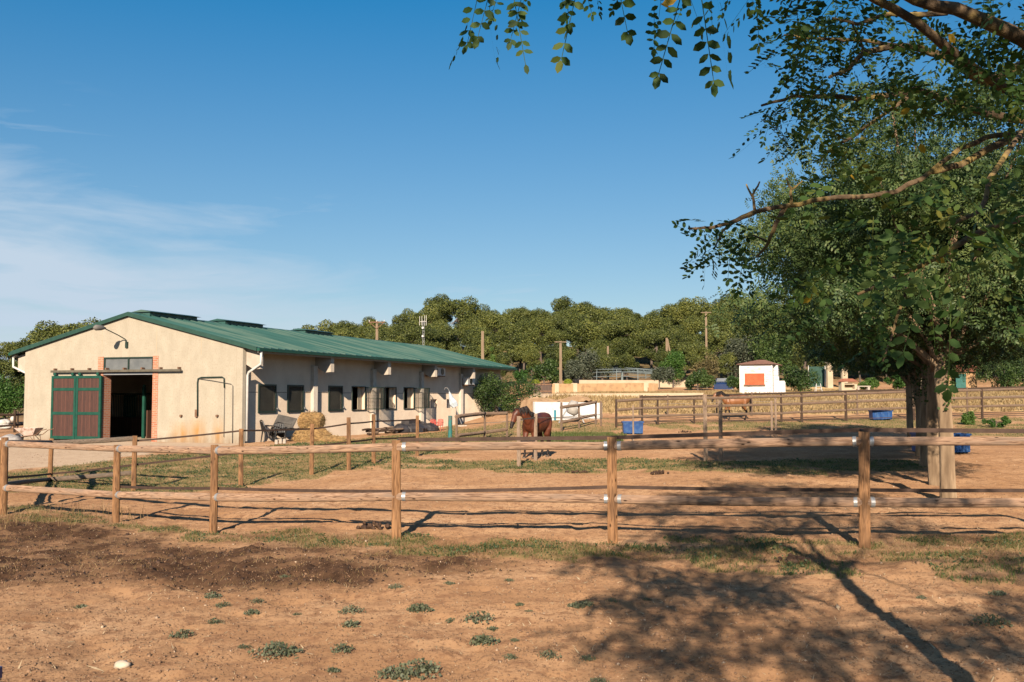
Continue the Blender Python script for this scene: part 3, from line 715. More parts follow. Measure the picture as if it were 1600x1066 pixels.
# windows
def grid(m, y0, y1, z0, z1, x, step, r=.004):
    k = y0 + step
    while k < y1: m.box(x - r, x + r, k - r, k + r, z0, z1); k += step
    k = z0 + step
    while k < z1: m.box(x - r, x + r, y0, y1, k - r, k + r); k += step
def frame(m, y0, y1, z0, z1, x0, x1, w=.05):
    m.box(x0, x1, y0 - w, y0, z0 - w, z1 + w); m.box(x0, x1, y1, y1 + w, z0 - w, z1 + w); m.box(x0, x1, y0, y1, z1, z1 + w); m.box(x0, x1, y0, y1, z0 - w, z0)
for i, (y0, y1, z0, z1) in enumerate(wins):
    if i < 3:
        m = MB(); m.box(SX - .10, SX - .08, y0 + .004, y1 - .004, z0 + .004, z1 - .004); w_ = m.build('window', mat('window_board', (.10, .085, .07), (.19, .16, .13), scale=2.5, rough=.8), barn)
        m = MB(); frame(m, y0 + .03, y1 - .03, z0 + .03, z1 - .03, SX + .004, SX + .05, .07); m.build('frame', greend, w_)
        m = MB(); grid(m, y0, y1, z0, z1, SX + .03, .055, .005); m.build('mesh_screen', meshm, w_)
        m = MB(); m.box(SX + .002, SX + .08, y1 + .07, y1 + .16, z0 + .10, z0 + .16); m.build('latch', grey_m, w_)
    elif i < 6:
        m = MB(); frame(m, y0, y1, z0, z1, SX + .003, SX + .045, .035); w_ = m.build('window', greend, barn)
        lf = MB(); s_ = .34
        lf.box(SX - .18, SX - .15, y1 - .42, y1 - .02, z0 + .02, z1 - .02); lf.build('inner_shutter', mat('pale_shutter', (.42, .34, .24), (.5, .42, .3)), w_)
        # outward-bowed screen, hinged on the far side of the opening
        if i in (3, 5, 4):
            cy = (y1 + .06) if i != 4 else None
            if cy:
                m = MB(); yb0, yb1 = cy, cy + (1.62 if i == 3 else 1.35); d_ = .55
                arc = [(SX + .03 + d_ * math.sin(math.pi * min(1, t * 1.0)) ** .6, yb0 + (yb1 - yb0) * t) for t in [k / 10 for k in range(11)]]
                for zz, r_ in ((z1 - .01, .022), (z0 + .01, .022), ((z0 + z1) / 2, .010)):
                    m.loft([(a, c, zz) for a, c in arc], r_, n=6)
                for k in range(0, 11, 5): m.loft([(arc[k][0], arc[k][1], z0), (arc[k][0], arc[k][1], z1)], .018, n=6)
                sc_ = m.build('screen_frame', greend, w_)
                m = MB()
                for k in range(10):
                    for j in range(5):
                        t = j / 5; a = arc[k][0] * (1 - t) + arc[k + 1][0] * t; c = arc[k][1] * (1 - t) + arc[k + 1][1] * t; m.box(a - .004, a + .004, c - .008, c + .008, z0, z1)
                zz = z0 + .05
                while zz < z1:
                    for k in range(10):
                        p, q = Vector((arc[k][0], arc[k][1], zz)), Vector((arc[k + 1][0], arc[k + 1][1], zz)); m.loft([p, q], .006, n=4)
                    zz += .07
                m.build('mesh_screen', meshm, sc_)
    else:
        m = MB(); m.box(SX - .17, SX - .15, y0 + .003, y1 - .003, z0 + .003, z1 - .003); w_ = m.build('window', glassm, barn)
        m = MB(); m.box(SX - .149, SX - .13, y0 + .003, y0 + .05, z0 + .003, z1 - .003); m.box(SX - .149, SX - .13, y1 - .05, y1 - .003, z0 + .003, z1 - .003); m.box(SX - .149, SX - .13, y0 + .05, y1 - .05, z1 - .05, z1 - .003); m.build('frame', white_m, w_)
# air conditioners
def acunit(px0, px1, py0, py1, dark=False):
    xx = SX + .55; y0, zt = sid(px0, py0, xx); y1, _ = sid(px1, py0, xx); _, zb = sid(px0, py1, xx)
    m = MB(); m.box(SX + .25, xx, y0, y1, zb, zt); a_ = m.build('air_conditioner', white_m, barn)
    cy = y0 + (y1 - y0) * .42; r_ = (zt - zb) * .42; cz = (zt + zb) / 2
    m = MB(); m.loft([(xx + .002, cy, cz), (xx + .03, cy, cz)], r_, n=20); g_ = m.build('fan_grille', black_plastic, a_)
    m = MB(); m.box(SX + .003, xx, y0 + .05, y0 + .09, zb - .05, zb - .003); m.build('bracket', rust, a_); m = MB(); m.box(SX + .003, xx, y1 - .09, y1 - .05, zb - .05, zb - .003); m.build('bracket', rust, a_)
acunit(678, 687, 573.5, 586.5); acunit(687.6, 696, 574.5, 587); acunit(731, 742, 590, 601)
# brick jambs
m = MB(); jl = fac(153, 600)[0]; jr = fac(247, 600)[0]
def jamb(x0, x1, nm):
    m = MB(); vs = [(x0, -.02, -.1), (x1, -.02, -.1), (x1, -.02, dzt + .04), (x0, -.02, dzt + .04)]; m.add(vs, [(0, 1, 2, 3)], [[(v[0], v[2]) for v in vs]])
    xi = x1 if nm == 0 else x0; xi2 = xi + (.003 if nm == 0 else -.003)
    for x, rv in ((x0, 0), (x1, 1)):
        dpt = .46 if (x == xi) else 0.0
        vs = [(x, -.02, -.1), (x, dpt, -.1), (x, dpt, dzt + .04), (x, -.02, dzt + .04)]
        m.add(vs, [(0, 1, 2, 3)], [[(v[1] + 3, v[2]) for v in vs]])
    vs = [(x0, -.02, dzt + .04), (x1, -.02, dzt + .04), (x1, 0, dzt + .04), (x0, 0, dzt + .04)]; m.add(vs, [(0, 1, 2, 3)])
    if nm == 0: vs = [(x1, .46, -.1), (x1 - .3, .46, -.1), (x1 - .3, .46, dzt), (x1, .46, dzt)]
    else: vs = [(x0, .46, -.1), (x0 + .3, .46, -.1), (x0 + .3, .46, dzt), (x0, .46, dzt)]
    m.add(vs, [(0, 1, 2, 3)], [[(v[0], v[2]) for v in vs]])
    return m.build('brick_jamb', brick, barn)
jamb(jl, dx0 + .01, 0); jamb(dx1 - .01, jr, 1)
# transom light
m = MB(); m.box(dx0 + .06, dx1 - .06, .05, .07, dzm + .1, dzt - .05); tr_ = m.build('transom_window', mat('wired_glass', (.13, .14, .145), (.19, .20, .20), rough=.5, scale=3), barn)
m = MB(); fx0, fx1 = dx0 + .012, dx1 - .012
m.box(fx0, fx1, .0, .09, dzt - .06, dzt - .003); m.box(fx0, fx0 + .06, 0, .09, dzm + .06, dzt - .06); m.box(fx1 - .06, fx1, 0, .09, dzm + .06, dzt - .06); m.box((fx0 + fx1) / 2 - .03, (fx0 + fx1) / 2 + .03, 0, .09, dzm + .08, dzt - .06)
m.build('frame', greend, tr_); m = MB(); m.box(fx0, fx1, -.01, .10, dzm - .02, dzm + .06); m.build('lintel', grey_m, tr_)
# sliding doors on their rail
rz0, rz1 = fac(80, 583)[1], fac(283, 576)[1]; rx0, rx1 = fac(80, 580, -.16)[0], fac(283, 576, -.16)[0]; rzz = (fac(80, 583, -.16)[1] + fac(283, 576, -.16)[1]) / 2
m = MB(); m.box(rx0, rx1, -.20, -.13, rzz - .05, rzz + .045); rail_ = m.build('door_rail', mat('rail_steel', (.10, .085, .06), (.17, .15, .11), rough=.6), barn)
for k in range(8):
    x = rx0 + .15 + (rx1 - rx0 - .3) * k / 7; m = MB(); m.box(x - .03, x + .03, -.17, -.003, rzz + .05, rzz + .13); m.build('rail_bracket', rust, rail_)
lz1 = fac(100, 587.5, -.15)[1]; lz0 = .06
xe0, xe1 = fac(80, 640, -.15)[0], fac(157.5, 640, -.15)[0]; xm_ = (xe0 + xe1) / 2
for a, c in ((xe0, xm_ - .01), (xm_ + .01, xe1)):
    m = MB(); m.box(a + .02, c - .02, -.15, -.11, lz0 + .02, lz1 - .02); d_ = m.build('sliding_door', planks, barn)
    m = MB(); w = .105; y0, y1 = -.175, -.09
    m.box(a, a + w, y0, y1, lz0, lz1); m.box(c - w, c, y0, y1, lz0, lz1)
    for zz, hh in ((lz0, .13), (lz1 - .11, .11), (lz0 + (lz1 - lz0) * .385, .12), (lz0 + (lz1 - lz0) * .765, .12)): m.box(a + w, c - w, y0 + .004, y1, zz, zz + hh)
    m.build('door_frame', greenp, d_)
    for x in (a + .18, c - .18):
        m = MB(); m.loft([(x, -.20, lz1 + .07), (x, -.16, lz1 + .07)], .07, n=14); m.box(x - .025, x + .025, -.155, -.135, lz1 - .05, lz1 + .07); m.build('roller', greenp, d_)
# stalls seen through the open door
sy = 4.2
def inn(px, py): return fac(px, py, sy)
m = MB(); x0, x1 = inn(160, 650)[0] - 2, inn(247, 650)[0] + 1.5; zb1 = inn(200, 652)[1]
m.box(x0, x1, sy, sy + .06, .03, zb1); st_ = m.build('stall_front', planks_dark, barn)
m = MB(); k = x0
while k < x1: m.loft([(k, sy + .03, zb1), (k, sy + .03, zb1 + 1.05)], .011, n=6); k += .10
m.box(x0, x1, sy, sy + .06, zb1 + 1.05, zb1 + 1.11); m.build('stall_bars', greend, st_)
sx0, sx1 = inn(195, 640)[0], inn(213, 640)[0]
m = MB(); k = sx0
while k <= sx1 + .01: m.box(k - .02, k + .02, sy - .05, sy - .02, zb1 + .05, zb1 + .98); k += (sx1 - sx0) / 7
m.box(sx0, sx1, sy - .06, sy - .015, zb1, zb1 + .06); m.box(sx0, sx1, sy - .06, sy - .015, zb1 + .96, zb1 + 1.03); m.build('stall_door_grille', greenp, st_)
px_ = fac(226, 640, 2.2)[0]; m = MB(); m.box(px_ - .06, px_ + .06, 2.1, 2.2, .03, 2.25); m.ball((px_, 2.15, 2.31), .07, n=8, m=6); m.build('stall_post', greenp, barn)
m = MB(); m.box(px_ + .1, px_ + .16, 2.2, sy - .1, .03, 1.25); m.build('stall_side', planks_dark, barn)
# gable lamp on its swan arm
ax, az_ = fac(199, 535); m = MB()
m.loft([(ax, -.01, az_ - .12), (ax, -.06, az_ - .08), (ax - .02, -.10, az_ + .12), (ax - .10, -.45, az_ + .28), (ax - .12, -1.25, az_ + .52)], .022, n=8); la = m.build('lamp_arm', greend, barn)
m = MB(); m.box(ax - .06, ax + .06, -.07, -.003, az_ - .24, az_ + .02); m.build('mount_plate', greend, la)
m = MB(); p = Vector((ax - .12, -1.25, az_ + .52)); m.loft([p + Vector((.0, .12, .0)), p, p + Vector((-.02, -.14, 0)), p + Vector((-.03, -.38, -.01)), p + Vector((-.03, -.50, -.02))], [.03, .07, .11, .12, .05], n=14); m.build('lamp_head', mat('lamp_grey', (.16, .15, .135), (.24, .22, .2)), la, smooth=True)
# hose bracket pipes
def fp(px, py, y=-.06): x, z = fac(px, py, y); return (x, y, z)
m = MB(); m.loft([fp(308.5, 650), fp(308.5, 598), fp(309.5, 592), fp(314, 590), fp(347, 589.3), fp(350, 591), fp(350.5, 606)], .028, n=8); hp = m.build('water_pipe', greend, barn, smooth=True)
m = MB(); m.loft([fp(350.5, 606), fp(350, 650), fp(349.5, 683)], .010, n=6); m.loft([fp(312, 592), fp(333, 595), fp(361, 600), fp(363.5, 603), fp(363.5, 618), fp(363, 694)], .012, n=6); m.build('hose', mat('hose_grey', (.16, .14, .12)), hp, smooth=True)
m = MB(); m.box(fac(308, 640)[0] - .04, fac(308, 640)[0] + .06, -.10, -.003, fac(308, 652)[1], fac(308, 640)[1]); m.build('tap', rust, hp)
for px in (284, 340.5):
    x, z = fac(px, 650); m = MB(); m.loft([(x, -.10, z), (x, -.003, z)], .05, n=12); m.build('wall_ring', rust, barn)

# ------------------------------------------------------------------ fences
def ribbon(m, pts, h=.035, sag=.0, t=.004):
    for p, q in zip(pts, pts[1:]):
        p = Vector(p); q = Vector(q); n_ = 6; d = (q - p).normalized(); s_ = Vector((-d.y, d.x, 0)) * t
        prev = None
        for i in range(n_ + 1):
            u = i / n_; c = p.lerp(q, u) - Vector((0, 0, sag * 4 * u * (1 - u)))
            ring = [c + s_ + Vector((0, 0, h / 2)), c - s_ + Vector((0, 0, h / 2)), c - s_ - Vector((0, 0, h / 2)), c + s_ - Vector((0, 0, h / 2))]
            if prev: m.add(prev + ring, [(0, 1, 5, 4), (1, 2, 6, 5), (2, 3, 7, 6), (3, 0, 4, 7)])
            prev = ring
def fence(name, label, posts, rails=(), tapes=(), pm=None, rm=None, tm=None, pr=.055, rr=.05, group=None, collar=False, seed=1, back=.07, ext=(), cat='fence', conf=None):
    """posts: (px, py base, py top[, radius]) read off the photo and stood on the terrain"""
    P = []; 
    for p in posts:
        if p[0] == 'w': b_ = Vector((p[1], p[2], tz(p[1], p[2]))); h = p[3]
        else: b_ = at(p[0], p[1]); h = hpx(b_, p[1] - p[2])
        P.append((b_, h))
    root = thing(name, P[0][0], label, cat, group); o_ = P[0][0]; rg = random.Random(seed)
    for i, (b_, h) in enumerate(P):
        q = b_ - o_; r = posts[i][3] if posts[i][0] != 'w' and len(posts[i]) > 3 else pr
        le = Vector((rg.uniform(-.02, .02), rg.uniform(-.02, .02), 0))
        m = MB(); m.log(q - Vector((0, 0, .25)), q + le + Vector((0, 0, h)), r * 1.04, r * .97, seg=9, bend=.006, wob=.05, seed=seed * 31 + i); m.build('post', pm, root, smooth=True)
    def hp_(i, py):
        b_ = P[i][0]
        if posts[i][0] == 'w': return py
        return hpx(b_, posts[i][1] - py)
    for rail in rails:
        pts = [(i, hp_(i, py)) for i, py in rail if not isinstance(py, tuple)]
        for (i, ha), (j, hb) in zip(pts, pts[1:]):
            a = P[i][0] - o_ + Vector((0, 0, ha)); c = P[j][0] - o_ + Vector((0, 0, hb)); d = (c - a).normalized()
            m = MB(); r = rr * rg.uniform(.93, 1.07)
            m.log(a + d * .0, c - d * .0, r, r * rg.uniform(.88, 1.0), seg=12, bend=.012, wob=.05, seed=seed * 77 + i * 5 + len(rail) + int(ha * 100)); rl = m.build('rail', rm, root, smooth=True)
            if collar:
                m = MB(); m.loft([a + d * .07, a + d * .118], r + .004, n=16); m.build('collar', grey_m, rl, smooth=False)
                if j in collar: m = MB(); m.loft([c - d * .112, c - d * .07], r + .004, n=16); m.build('collar', grey_m, rl)
    for tp in tapes:
        pts = [P[i][0] - o_ + Vector((0, back, hp_(i, py))) for i, py in tp[0]]
        m = MB(); ribbon(m, pts, h=tp[1], sag=tp[2] if len(tp) > 2 else .01); m.build('fence_tape', tm or tape, root)
        m = MB()
        for (i, py), p in zip(tp[0], pts): m.loft([p - Vector((0, back, 0)), p + Vector((0, .012, 0))], .012, n=6)
        m.build('insulator', black_plastic, root)
    return root, P
fA, PA = fence('paddock_fence', 'nearest fence, round brown posts and two thick log rails with metal collars across the foreground',
  [(5, 805, 685, .062), (181, 818, 697, .058), (333, 833, 697, .057), (620, 842, 690, .061), (958, 847, 685, .063), (1351, 855, 677, .066), ('w', 6.95, 11.75, 1.33)],
  rails=[[(0, 695), (1, 703), (2, 706), (3, 700.5), (4, 699), (5, 692), (6, 1.23)], [(0, 763), (1, 774), (2, 778), (3, 777), (4, 781), (5, 786), (6, .53)]],
  tapes=[([(3, 690), (4, 686.5), (5, 674.5), (6, 1.34)], .05, .0), ([(1, 762), (2, 765), (3, 770), (4, 763), (5, 768), (6, .66)], .042, .01)],
  pm=woodPost, rm=woodA, rr=.056, collar=(4, 5), seed=3)
fB, PB = fence('paddock_fence', 'side fence of slim round posts strung with brown tape, left, before the barn',
  [(-3, 800, 690, .05), (78, 752, 686, .055), (209, 767, 682, .055), (376.5, 761, 671, .055), (486.5, 743, 663, .055), (545, 735, 653, .055), (584, 725, 648, .055), (651.5, 713, 650, .05)],
  rails=[[(0, 694), (1, 692.5), (2, 686)], [(0, 759), (1, 749), (2, 739)]],
  tapes=[([(2, 690), (3, 674), (4, 671), (5, 662.5), (6, 659), (7, 656)], .04), ([(0, 748), (1, 741), (2, 727), (3, 707), (4, 698), (5, 691), (6, 686.5), (7, 683)], .045)],
  pm=woodPost, rm=woodG, rr=.057, seed=11)
fD, PD = fence('paddock_fence', 'thin wire and tape fence of pale slender posts crossing just behind the front paddock',
  [(811, 729, 651, .05), (837, 719, 647, .05), (990, 690, 634, .035), (1103, 721, 617, .055), (1126, 721, 625, .055), (1206, 681, 627, .05), (1212.5, 682, 622, .05)],
  tapes=[([(0, 656), (1, 653)], .035), ([(1, 653), (2, 652), (3, 652)], .02, .04), ([(0, 690), (1, 689)], .035), ([(4, 640), (5, 648), (6, 648)], .012, .03)],
  pm=woodP, rm=woodP, tm=tapeg, seed=13)
m = MB(); pb = at(703.5, 690); hb_ = hpx(pb, 40)
m.log((0, 0, -.2), (0, 0, hb_), .09, .085, seed=4, bend=.01); bp_ = m.build('gate_post', mat('paint_turquoise', (.03, .16, .15), (.05, .24, .22), scale=6, c3=(.12, .09, .07), s3=9, t3=(.45, .6), stretch=(1, 1, .4)), None, smooth=True)
bp_.location = pb; tag(bp_, 'thick turquoise post at the corner of the log rails left of the dark bay horse', 'post')
fC, PC = fence('paddock_fence', 'weathered log rail fence behind the dark bay horse and before the white wall',
  [(713, 693, 652, .05), (757, 686, 645, .05), (792, 684, 647, .05), (877, 674, 629, .055), (905, 670, 633, .05), (931, 663, 627, .055), (939, 666, 627, .05)],
  rails=[[(0, 651.5), (1, 646.5), (2, 646), ], [(0, 681), (1, 676), (2, 671)], [(3, 637), (4, 633.5), (5, 628.5)], [(3, 660), (4, 654), (5, 648.5)]],
  tapes=[([(0, 664), (1, 661), (2, 659), (3, 652), (4, 650), (6, 648)], .03)], pm=woodM, rm=woodM, rr=.075, tm=tapeg, seed=17)
fE, PE = fence('paddock_fence', 'long four rail timber fence in the middle distance before the light bay horse',
  [(963, 668, 624, .06), (1003.5, 665, 618, .06), (1028, 664, 620, .06), (1085, 662, 622, .05), (1221, 660, 616, .06), (1253, 660, 615.5, .07), (1322, 658.5, 613, .075), (1428, 657, 609, .075), (1535, 655, 607, .07), (1640, 653, 604, .07), (1760, 652, 601, .07)],
  rails=[[(0, 627), (1, 624), (2, 624), (3, 623), (4, 619.5), (5, 619), (6, 616), (7, 612), (8, 610), (9, 606.5), (10, 604)],
         [(0, 641), (1, 638), (2, 637.5), (3, 635.5), (4, 632), (5, 631), (6, 628), (7, 624.5), (8, 622), (9, 620), (10, 617)],
         [(0, 653), (1, 651), (2, 650), (3, 648.5), (4, 646), (5, 644), (6, 641), (7, 637.5), (8, 635), (9, 632.5), (10, 630)]],
  tapes=[([(0, 661), (1, 659.5), (2, 658.5), (3, 657.5), (4, 656.5), (5, 656), (6, 654.5), (7, 651.5), (8, 648), (9, 645), (10, 643)], .04)],
  pm=woodD, rm=woodM, rr=.075, tm=tape, seed=19, back=.0)
fF, PF = fence('paddock_fence', 'farther single rail fence on slim posts along the edge of the straw coloured field',
  [(1000, 652, 617.5, .04), (1043, 651, 617, .05), (1120, 650, 615, .05), (1175, 650, 613, .05), (1340, 648, 608, .05), (1440, 646, 606, .05), (1512, 645, 605, .05), (1610, 644, 603, .05)],
  rails=[[(0, 620.5), (1, 620), (2, 618), (3, 616), (4, 611), (5, 609.5), (6, 607.5), (7, 605)]], tapes=[([(0, 632), (3, 628), (5, 622), (7, 618)], .02)],
  pm=woodM, rm=woodD, rr=.055, tm=tapeg, seed=23)
fG, PG = fence('paddock_fence', 'dark timber fence at the far left edge beside the barn, in front of the hedge',
  [(-70, 678, 645, .06), (-20, 677, 644, .06), (22.5, 676, 642, .06), (27, 674, 643, .05), (60, 672, 641, .06)],
  rails=[[(0, 650), (1, 649), (2, 648.5), (4, 647)], [(0, 668), (1, 667), (2, 664.5), (4, 661)]], pm=woodD, rm=woodD, rr=.06, seed=29)

# ------------------------------------------------------------------ foliage prototypes
pineleaf = leafmat('pine_needles', [(.018, .030, .010), (.058, .076, .020), (.130, .152, .036), (.23, .235, .055)], trans=.12, clump=.35)
treeleaf = leafmat('tree_leaves', [(.014, .030, .011), (.036, .068, .024), (.072, .122, .038), (.15, .19, .056)], trans=.22, clump=.5, spec=.35)
nearleaf = leafmat('near_leaves', [(.016, .032, .010), (.030, .062, .018), (.052, .105, .028), (.085, .135, .032), (.17, .16, .03)], trans=.34, clump=1.4, spec=.2, rough=.6)
yelleaf = leafmat('yellow_leaves', [(.45, .26, .02), (.55, .36, .05)], trans=.3)
bushleaf = leafmat('bush_leaves', [(.014, .030, .010), (.035, .070, .016), (.075, .125, .026), (.14, .19, .05)], trans=.2, clump=.8, spec=.4)
oliveleaf = leafmat('olive_leaves', [(.045, .055, .035), (.085, .100, .062), (.14, .155, .10)], trans=.12, clump=.6)
brownleaf = leafmat('brown_leaves', [(.085, .07, .03), (.17, .135, .055), (.25, .19, .085)], trans=.12, clump=.6)
brightleaf = leafmat('bright_leaves', [(.03, .075, .015), (.06, .14, .025), (.11, .20, .04)], trans=.25, clump=.8)
cypleaf = leafmat('cypress_leaves', [(.05, .10, .02), (.09, .17, .03), (.14, .22, .05)], trans=.2, clump=1)
weedleaf = leafmat('weed_leaves', [(.07, .085, .05), (.13, .145, .085), (.20, .21, .13)], trans=.15, clump=3)
grassg = leafmat('grass_green', [(.035, .06, .018), (.07, .11, .028), (.13, .16, .045), (.24, .21, .09)], trans=.25, clump=1.2)
grassd = leafmat('grass_dry', [(.13, .075, .032), (.29, .185, .085), (.50, .36, .18)], trans=.2, clump=1.2)

def limbs(m, rg, base, top, r0, n, tips, r1=.03):
    """tapered trunk with crooked limbs out to the lobes"""
    b_ = Vector(base); t = Vector(top); pts = [b_]; 
    for i in range(1, 6): u = i / 5; pts.append(b_.lerp(t, u) + Vector((rg.uniform(-1, 1), rg.uniform(-1, 1), 0)) * r0 * .35)
    m.loft(pts, [r0 * 1.25, r0 * 1.02, r0 * .97, r0 * .93, r0 * .9, r0 * .85], n=12, wob=.08, seed=3)
    for q in tips:
        q = Vector(q); a = b_.lerp(t, rg.uniform(.82, 1.0)); mid_ = a.lerp(q, .5) + Vector((rg.uniform(-.2, .2), rg.uniform(-.2, .2), rg.uniform(0, .3)))
        rr = r0 * rg.uniform(.35, .55); m.loft([a, a.lerp(mid_, .5) + Vector((0, 0, .08)), mid_, mid_.lerp(q, .6), q], [rr, rr * .85, rr * .6, rr * .35, r1 * .5], n=7)
# --- pines on the hill
pines = []
for k in range(5):
    rg = np.random.default_rng(40 + k); pr = random.Random(k)
    h = [7.6, 8.4, 6.9, 8.0, 7.2][k]; w = [2.9, 3.1, 3.2, 2.6, 3.4][k]
    root = thing('pine_tree', (0, 0, 0), 'umbrella shaped pine standing in the wood on the hillside behind the paddocks', 'pine', 'pines in the wood on the hill')
    lob = crown_lobes(rg, (0, 0, h * .60), (w * .85, w * .85, h * .30), 19, (.8, 1.35), .72, .35)
    lob += [(0, 0, h * .72, w * .55, w * .55, h * .15)]
    m = MB(); limbs(m, pr, (0, 0, -.6), (pr.uniform(-.3, .3), pr.uniform(-.3, .3), h * .62), .17, 6, [l[:3] for l in lob[:7]]); m.build('trunk', barkD, root)
    foliage('crown', lob, 11000, .25, pineleaf, root, seed=60 + k, shell=.5, upb=.8)
    pines.append(root)
used = set()
def put_pine(x, y, s, label=None, zoff=0, group='pines in the wood on the hill'):
    k = rnd.randrange(5); src = pines[k]
    o_ = src if k not in used else copy_tree(src); used.add(k)
    o_.location = (x, y, tz(x, y) + zoff); o_.rotation_euler = (rnd.uniform(-.05, .05), rnd.uniform(-.05, .05), rnd.uniform(0, 6.28)); o_.scale = (s * rnd.uniform(.9, 1.12), s * rnd.uniform(.9, 1.12), s)
    o_['group'] = group; o_['label'] = label or 'umbrella shaped pine standing in the wood on the hillside behind the paddocks'
    return o_
rowY = [103, 108, 114, 121, 128, 136, 146]; rowS = [.50, .62, .74, .80, .86, .90, .95]
for ri, yy in enumerate(rowY):
    px = 520 + rnd.uniform(0, 30)
    while px < 1760:
        y = yy + rnd.uniform(-3, 3); x = (px - 800) / FOC * y
        s = rnd.uniform(.84, 1.16) * rowS[ri]
        put_pine(x, y, s, ['small pine at the lower edge of the wood behind the paddocks', 'pine partway up the wooded hillside behind the paddocks', 'pine on the skyline of the wooded hill behind the paddocks'][0 if ri < 2 else 2 if ri > 4 else 1]); px += rnd.uniform(44, 66) * 120 / yy * (.55 + .45 * rowS[ri])
for px, y, s in ((498, 96, 1.0), (476, 118, .82), (545, 118, .62)): put_pine((px - 800) / FOC * y, y, s)
for px, y, s in ((22, 92, .78), (-25, 90, .85), (62, 92, .98), (88, 84, 1.0), (128, 92, 1.06), (165, 97, 1.02), (46, 78, .66), (200, 106, 1.0), (-60, 84, .9), (8, 76, .62)):
    put_pine((px - 800) / FOC * y, y, s * .87, 'dark pine rising behind the left slope of the barn roof', group='pines left of the barn')
# --- shrubs and middle trees
def shrub(px, base, toppx, wpx, Yd, lm, label, cat='shrub', name='shrub', n=2600, leaf=.2, stem=True, seed=5, fl=1.0, group=None, trunk=0.0, templ=None, lobes=13):
    """a bush or small tree of given pixel height and width standing at distance Yd (or where base meets the ground)"""
    b_ = at(px, base) if Yd is None else Vector(((px - 800) / FOC * Yd, Yd, 0)); b_.z = tz(b_.x, b_.y)
    h = CAMH + (620 - toppx) * b_.y / FOC - b_.z; w = wpx * b_.y / FOC / 2
    root = thing(name, b_, label, cat, group); rg = np.random.default_rng(seed); pr = random.Random(seed)
    c0 = trunk; lr = min(w, h / 2) * .42
    lob = crown_lobes(rg, (0, 0, c0 + (h - c0) * .5), (w * .72, w * .72, (h - c0) * .36), lobes, (lr * .8, lr * 1.3), fl, .3)
    m = MB(); limbs(m, pr, (0, 0, -.3), (0, 0, c0 + (h - c0) * .3), max(.04, w * .045), 4, [l[:3] for l in lob[:6]], .02); m.build('trunk', barkD, root)
    foliage('crown', lob, n, leaf, lm, root, seed=seed + 1, templ=templ, shell=.35); return root
shrub(775, 665, 580, 172, 64, bushleaf, 'big dark glossy green bush against the far end of the barn', n=15000, leaf=.15, seed=3, name='bush', lobes=34, templ=tuft_template(1, 1, 1, .34))
shrub(10, 645, 577, 100, 62, brightleaf, 'bright green bush at the far left edge left of the barn', n=7000, leaf=.15, seed=8, name='bush', lobes=20)
shrub(-70, 645, 590, 120, 64, bushleaf, 'dark bush beyond the left edge of the hedge by the barn', n=3000, leaf=.2, seed=9, name='bush')
shrub(850, 600, 556, 62, 98, bushleaf, 'dark green bush behind the brown double gate', n=3500, leaf=.24, seed=11)
shrub(895, 600, 562, 50, 99, oliveleaf, 'grey green olive just right of the wooden pole by the wall', cat='olive tree', name='olive_tree', n=3500, leaf=.2, seed=12)
shrub(925, 602, 541, 66, 100, oliveleaf, 'silvery olive tree behind the left end of the metal frames', cat='olive tree', name='olive_tree', n=4500, leaf=.2, seed=13)
shrub(815, 600, 574, 30, 90, brightleaf, 'light green bush beside the end of the barn roof', n=2500, leaf=.18, seed=14)
shrub(1052, 603, 543, 46, 96, brightleaf, 'bright green round tree right of the metal frames', cat='tree', name='broadleaf_tree', n=5500, leaf=.17, seed=15, trunk=.8)
shrub(1030, 604, 572, 46, 92, oliveleaf, 'small grey olive on a leaning stem in front of the metal frames', cat='olive tree', name='olive_tree', n=3000, leaf=.16, seed=16, trunk=.6)
shrub(1104, 606, 548, 62, 94, brownleaf, 'yellow brown half dry bush left of the white kiosk', n=4500, leaf=.17, seed=17)
shrub(1090, 607, 574, 62, 90, bushleaf, 'dark low bush under the yellow brown one', n=3500, leaf=.18, seed=18)
shrub(1150, 606, 520, 80, 102, oliveleaf, 'tall olive green tree behind the left side of the kiosk', cat='tree', name='broadleaf_tree', n=5500, leaf=.24, seed=19)
shrub(1146, 611, 586, 44, 84, bushleaf, 'low bush at the left corner of the kiosk, in front of the blue car', n=2600, leaf=.15, seed=61)
shrub(1205, 606, 505, 84, 99, bushleaf, 'dark green tree directly behind the kiosk roof', cat='tree', name='broadleaf_tree', n=6500, leaf=.24, seed=20)
shrub(1247, 613, 560, 62, 82, bushleaf, 'round dark bush touching the right side of the kiosk', n=5500, leaf=.17, seed=21)
for i, (px, tp, w, Yd) in enumerate(((1290, 500, 100, 104), (1365, 505, 110, 106), (1440, 510, 110, 104), (1520, 500, 120, 106), (1600, 505, 120, 104), (1690, 500, 130, 105))):
    shrub(px, 600, tp, w, Yd, bushleaf if i % 2 else treeleaf, 'dark broadleaf tree in the belt behind the small tiled shed and pillars', cat='tree', name='broadleaf_tree', n=5500, leaf=.26, seed=30 + i, group='broadleaf trees behind the shed')
shrub(1567, 604, 553, 84, 86, bushleaf, 'large green bush just right of the small tiled shed', n=6500, leaf=.17, seed=41)
shrub(1650, 606, 560, 90, 84, bushleaf, 'large bush past the right end of the field', n=3500, leaf=.2, seed=45)
shrub(1358, 607, 585, 44, 88, cypleaf, 'yellow green shrub beside the brick barbecue', n=3000, leaf=.15, seed=42)
shrub(1402, 606, 584, 60, 90, brightleaf, 'light green hedge bush between the barbecue and the shed', n=3500, leaf=.16, seed=43)
b_ = shrub(767, 600, 530, 15, 92, cypleaf, 'slender bright green cypress beside the bare wooden pole', cat='cypress', name='cypress_tree', n=3000, leaf=.14, seed=44, lobes=16)
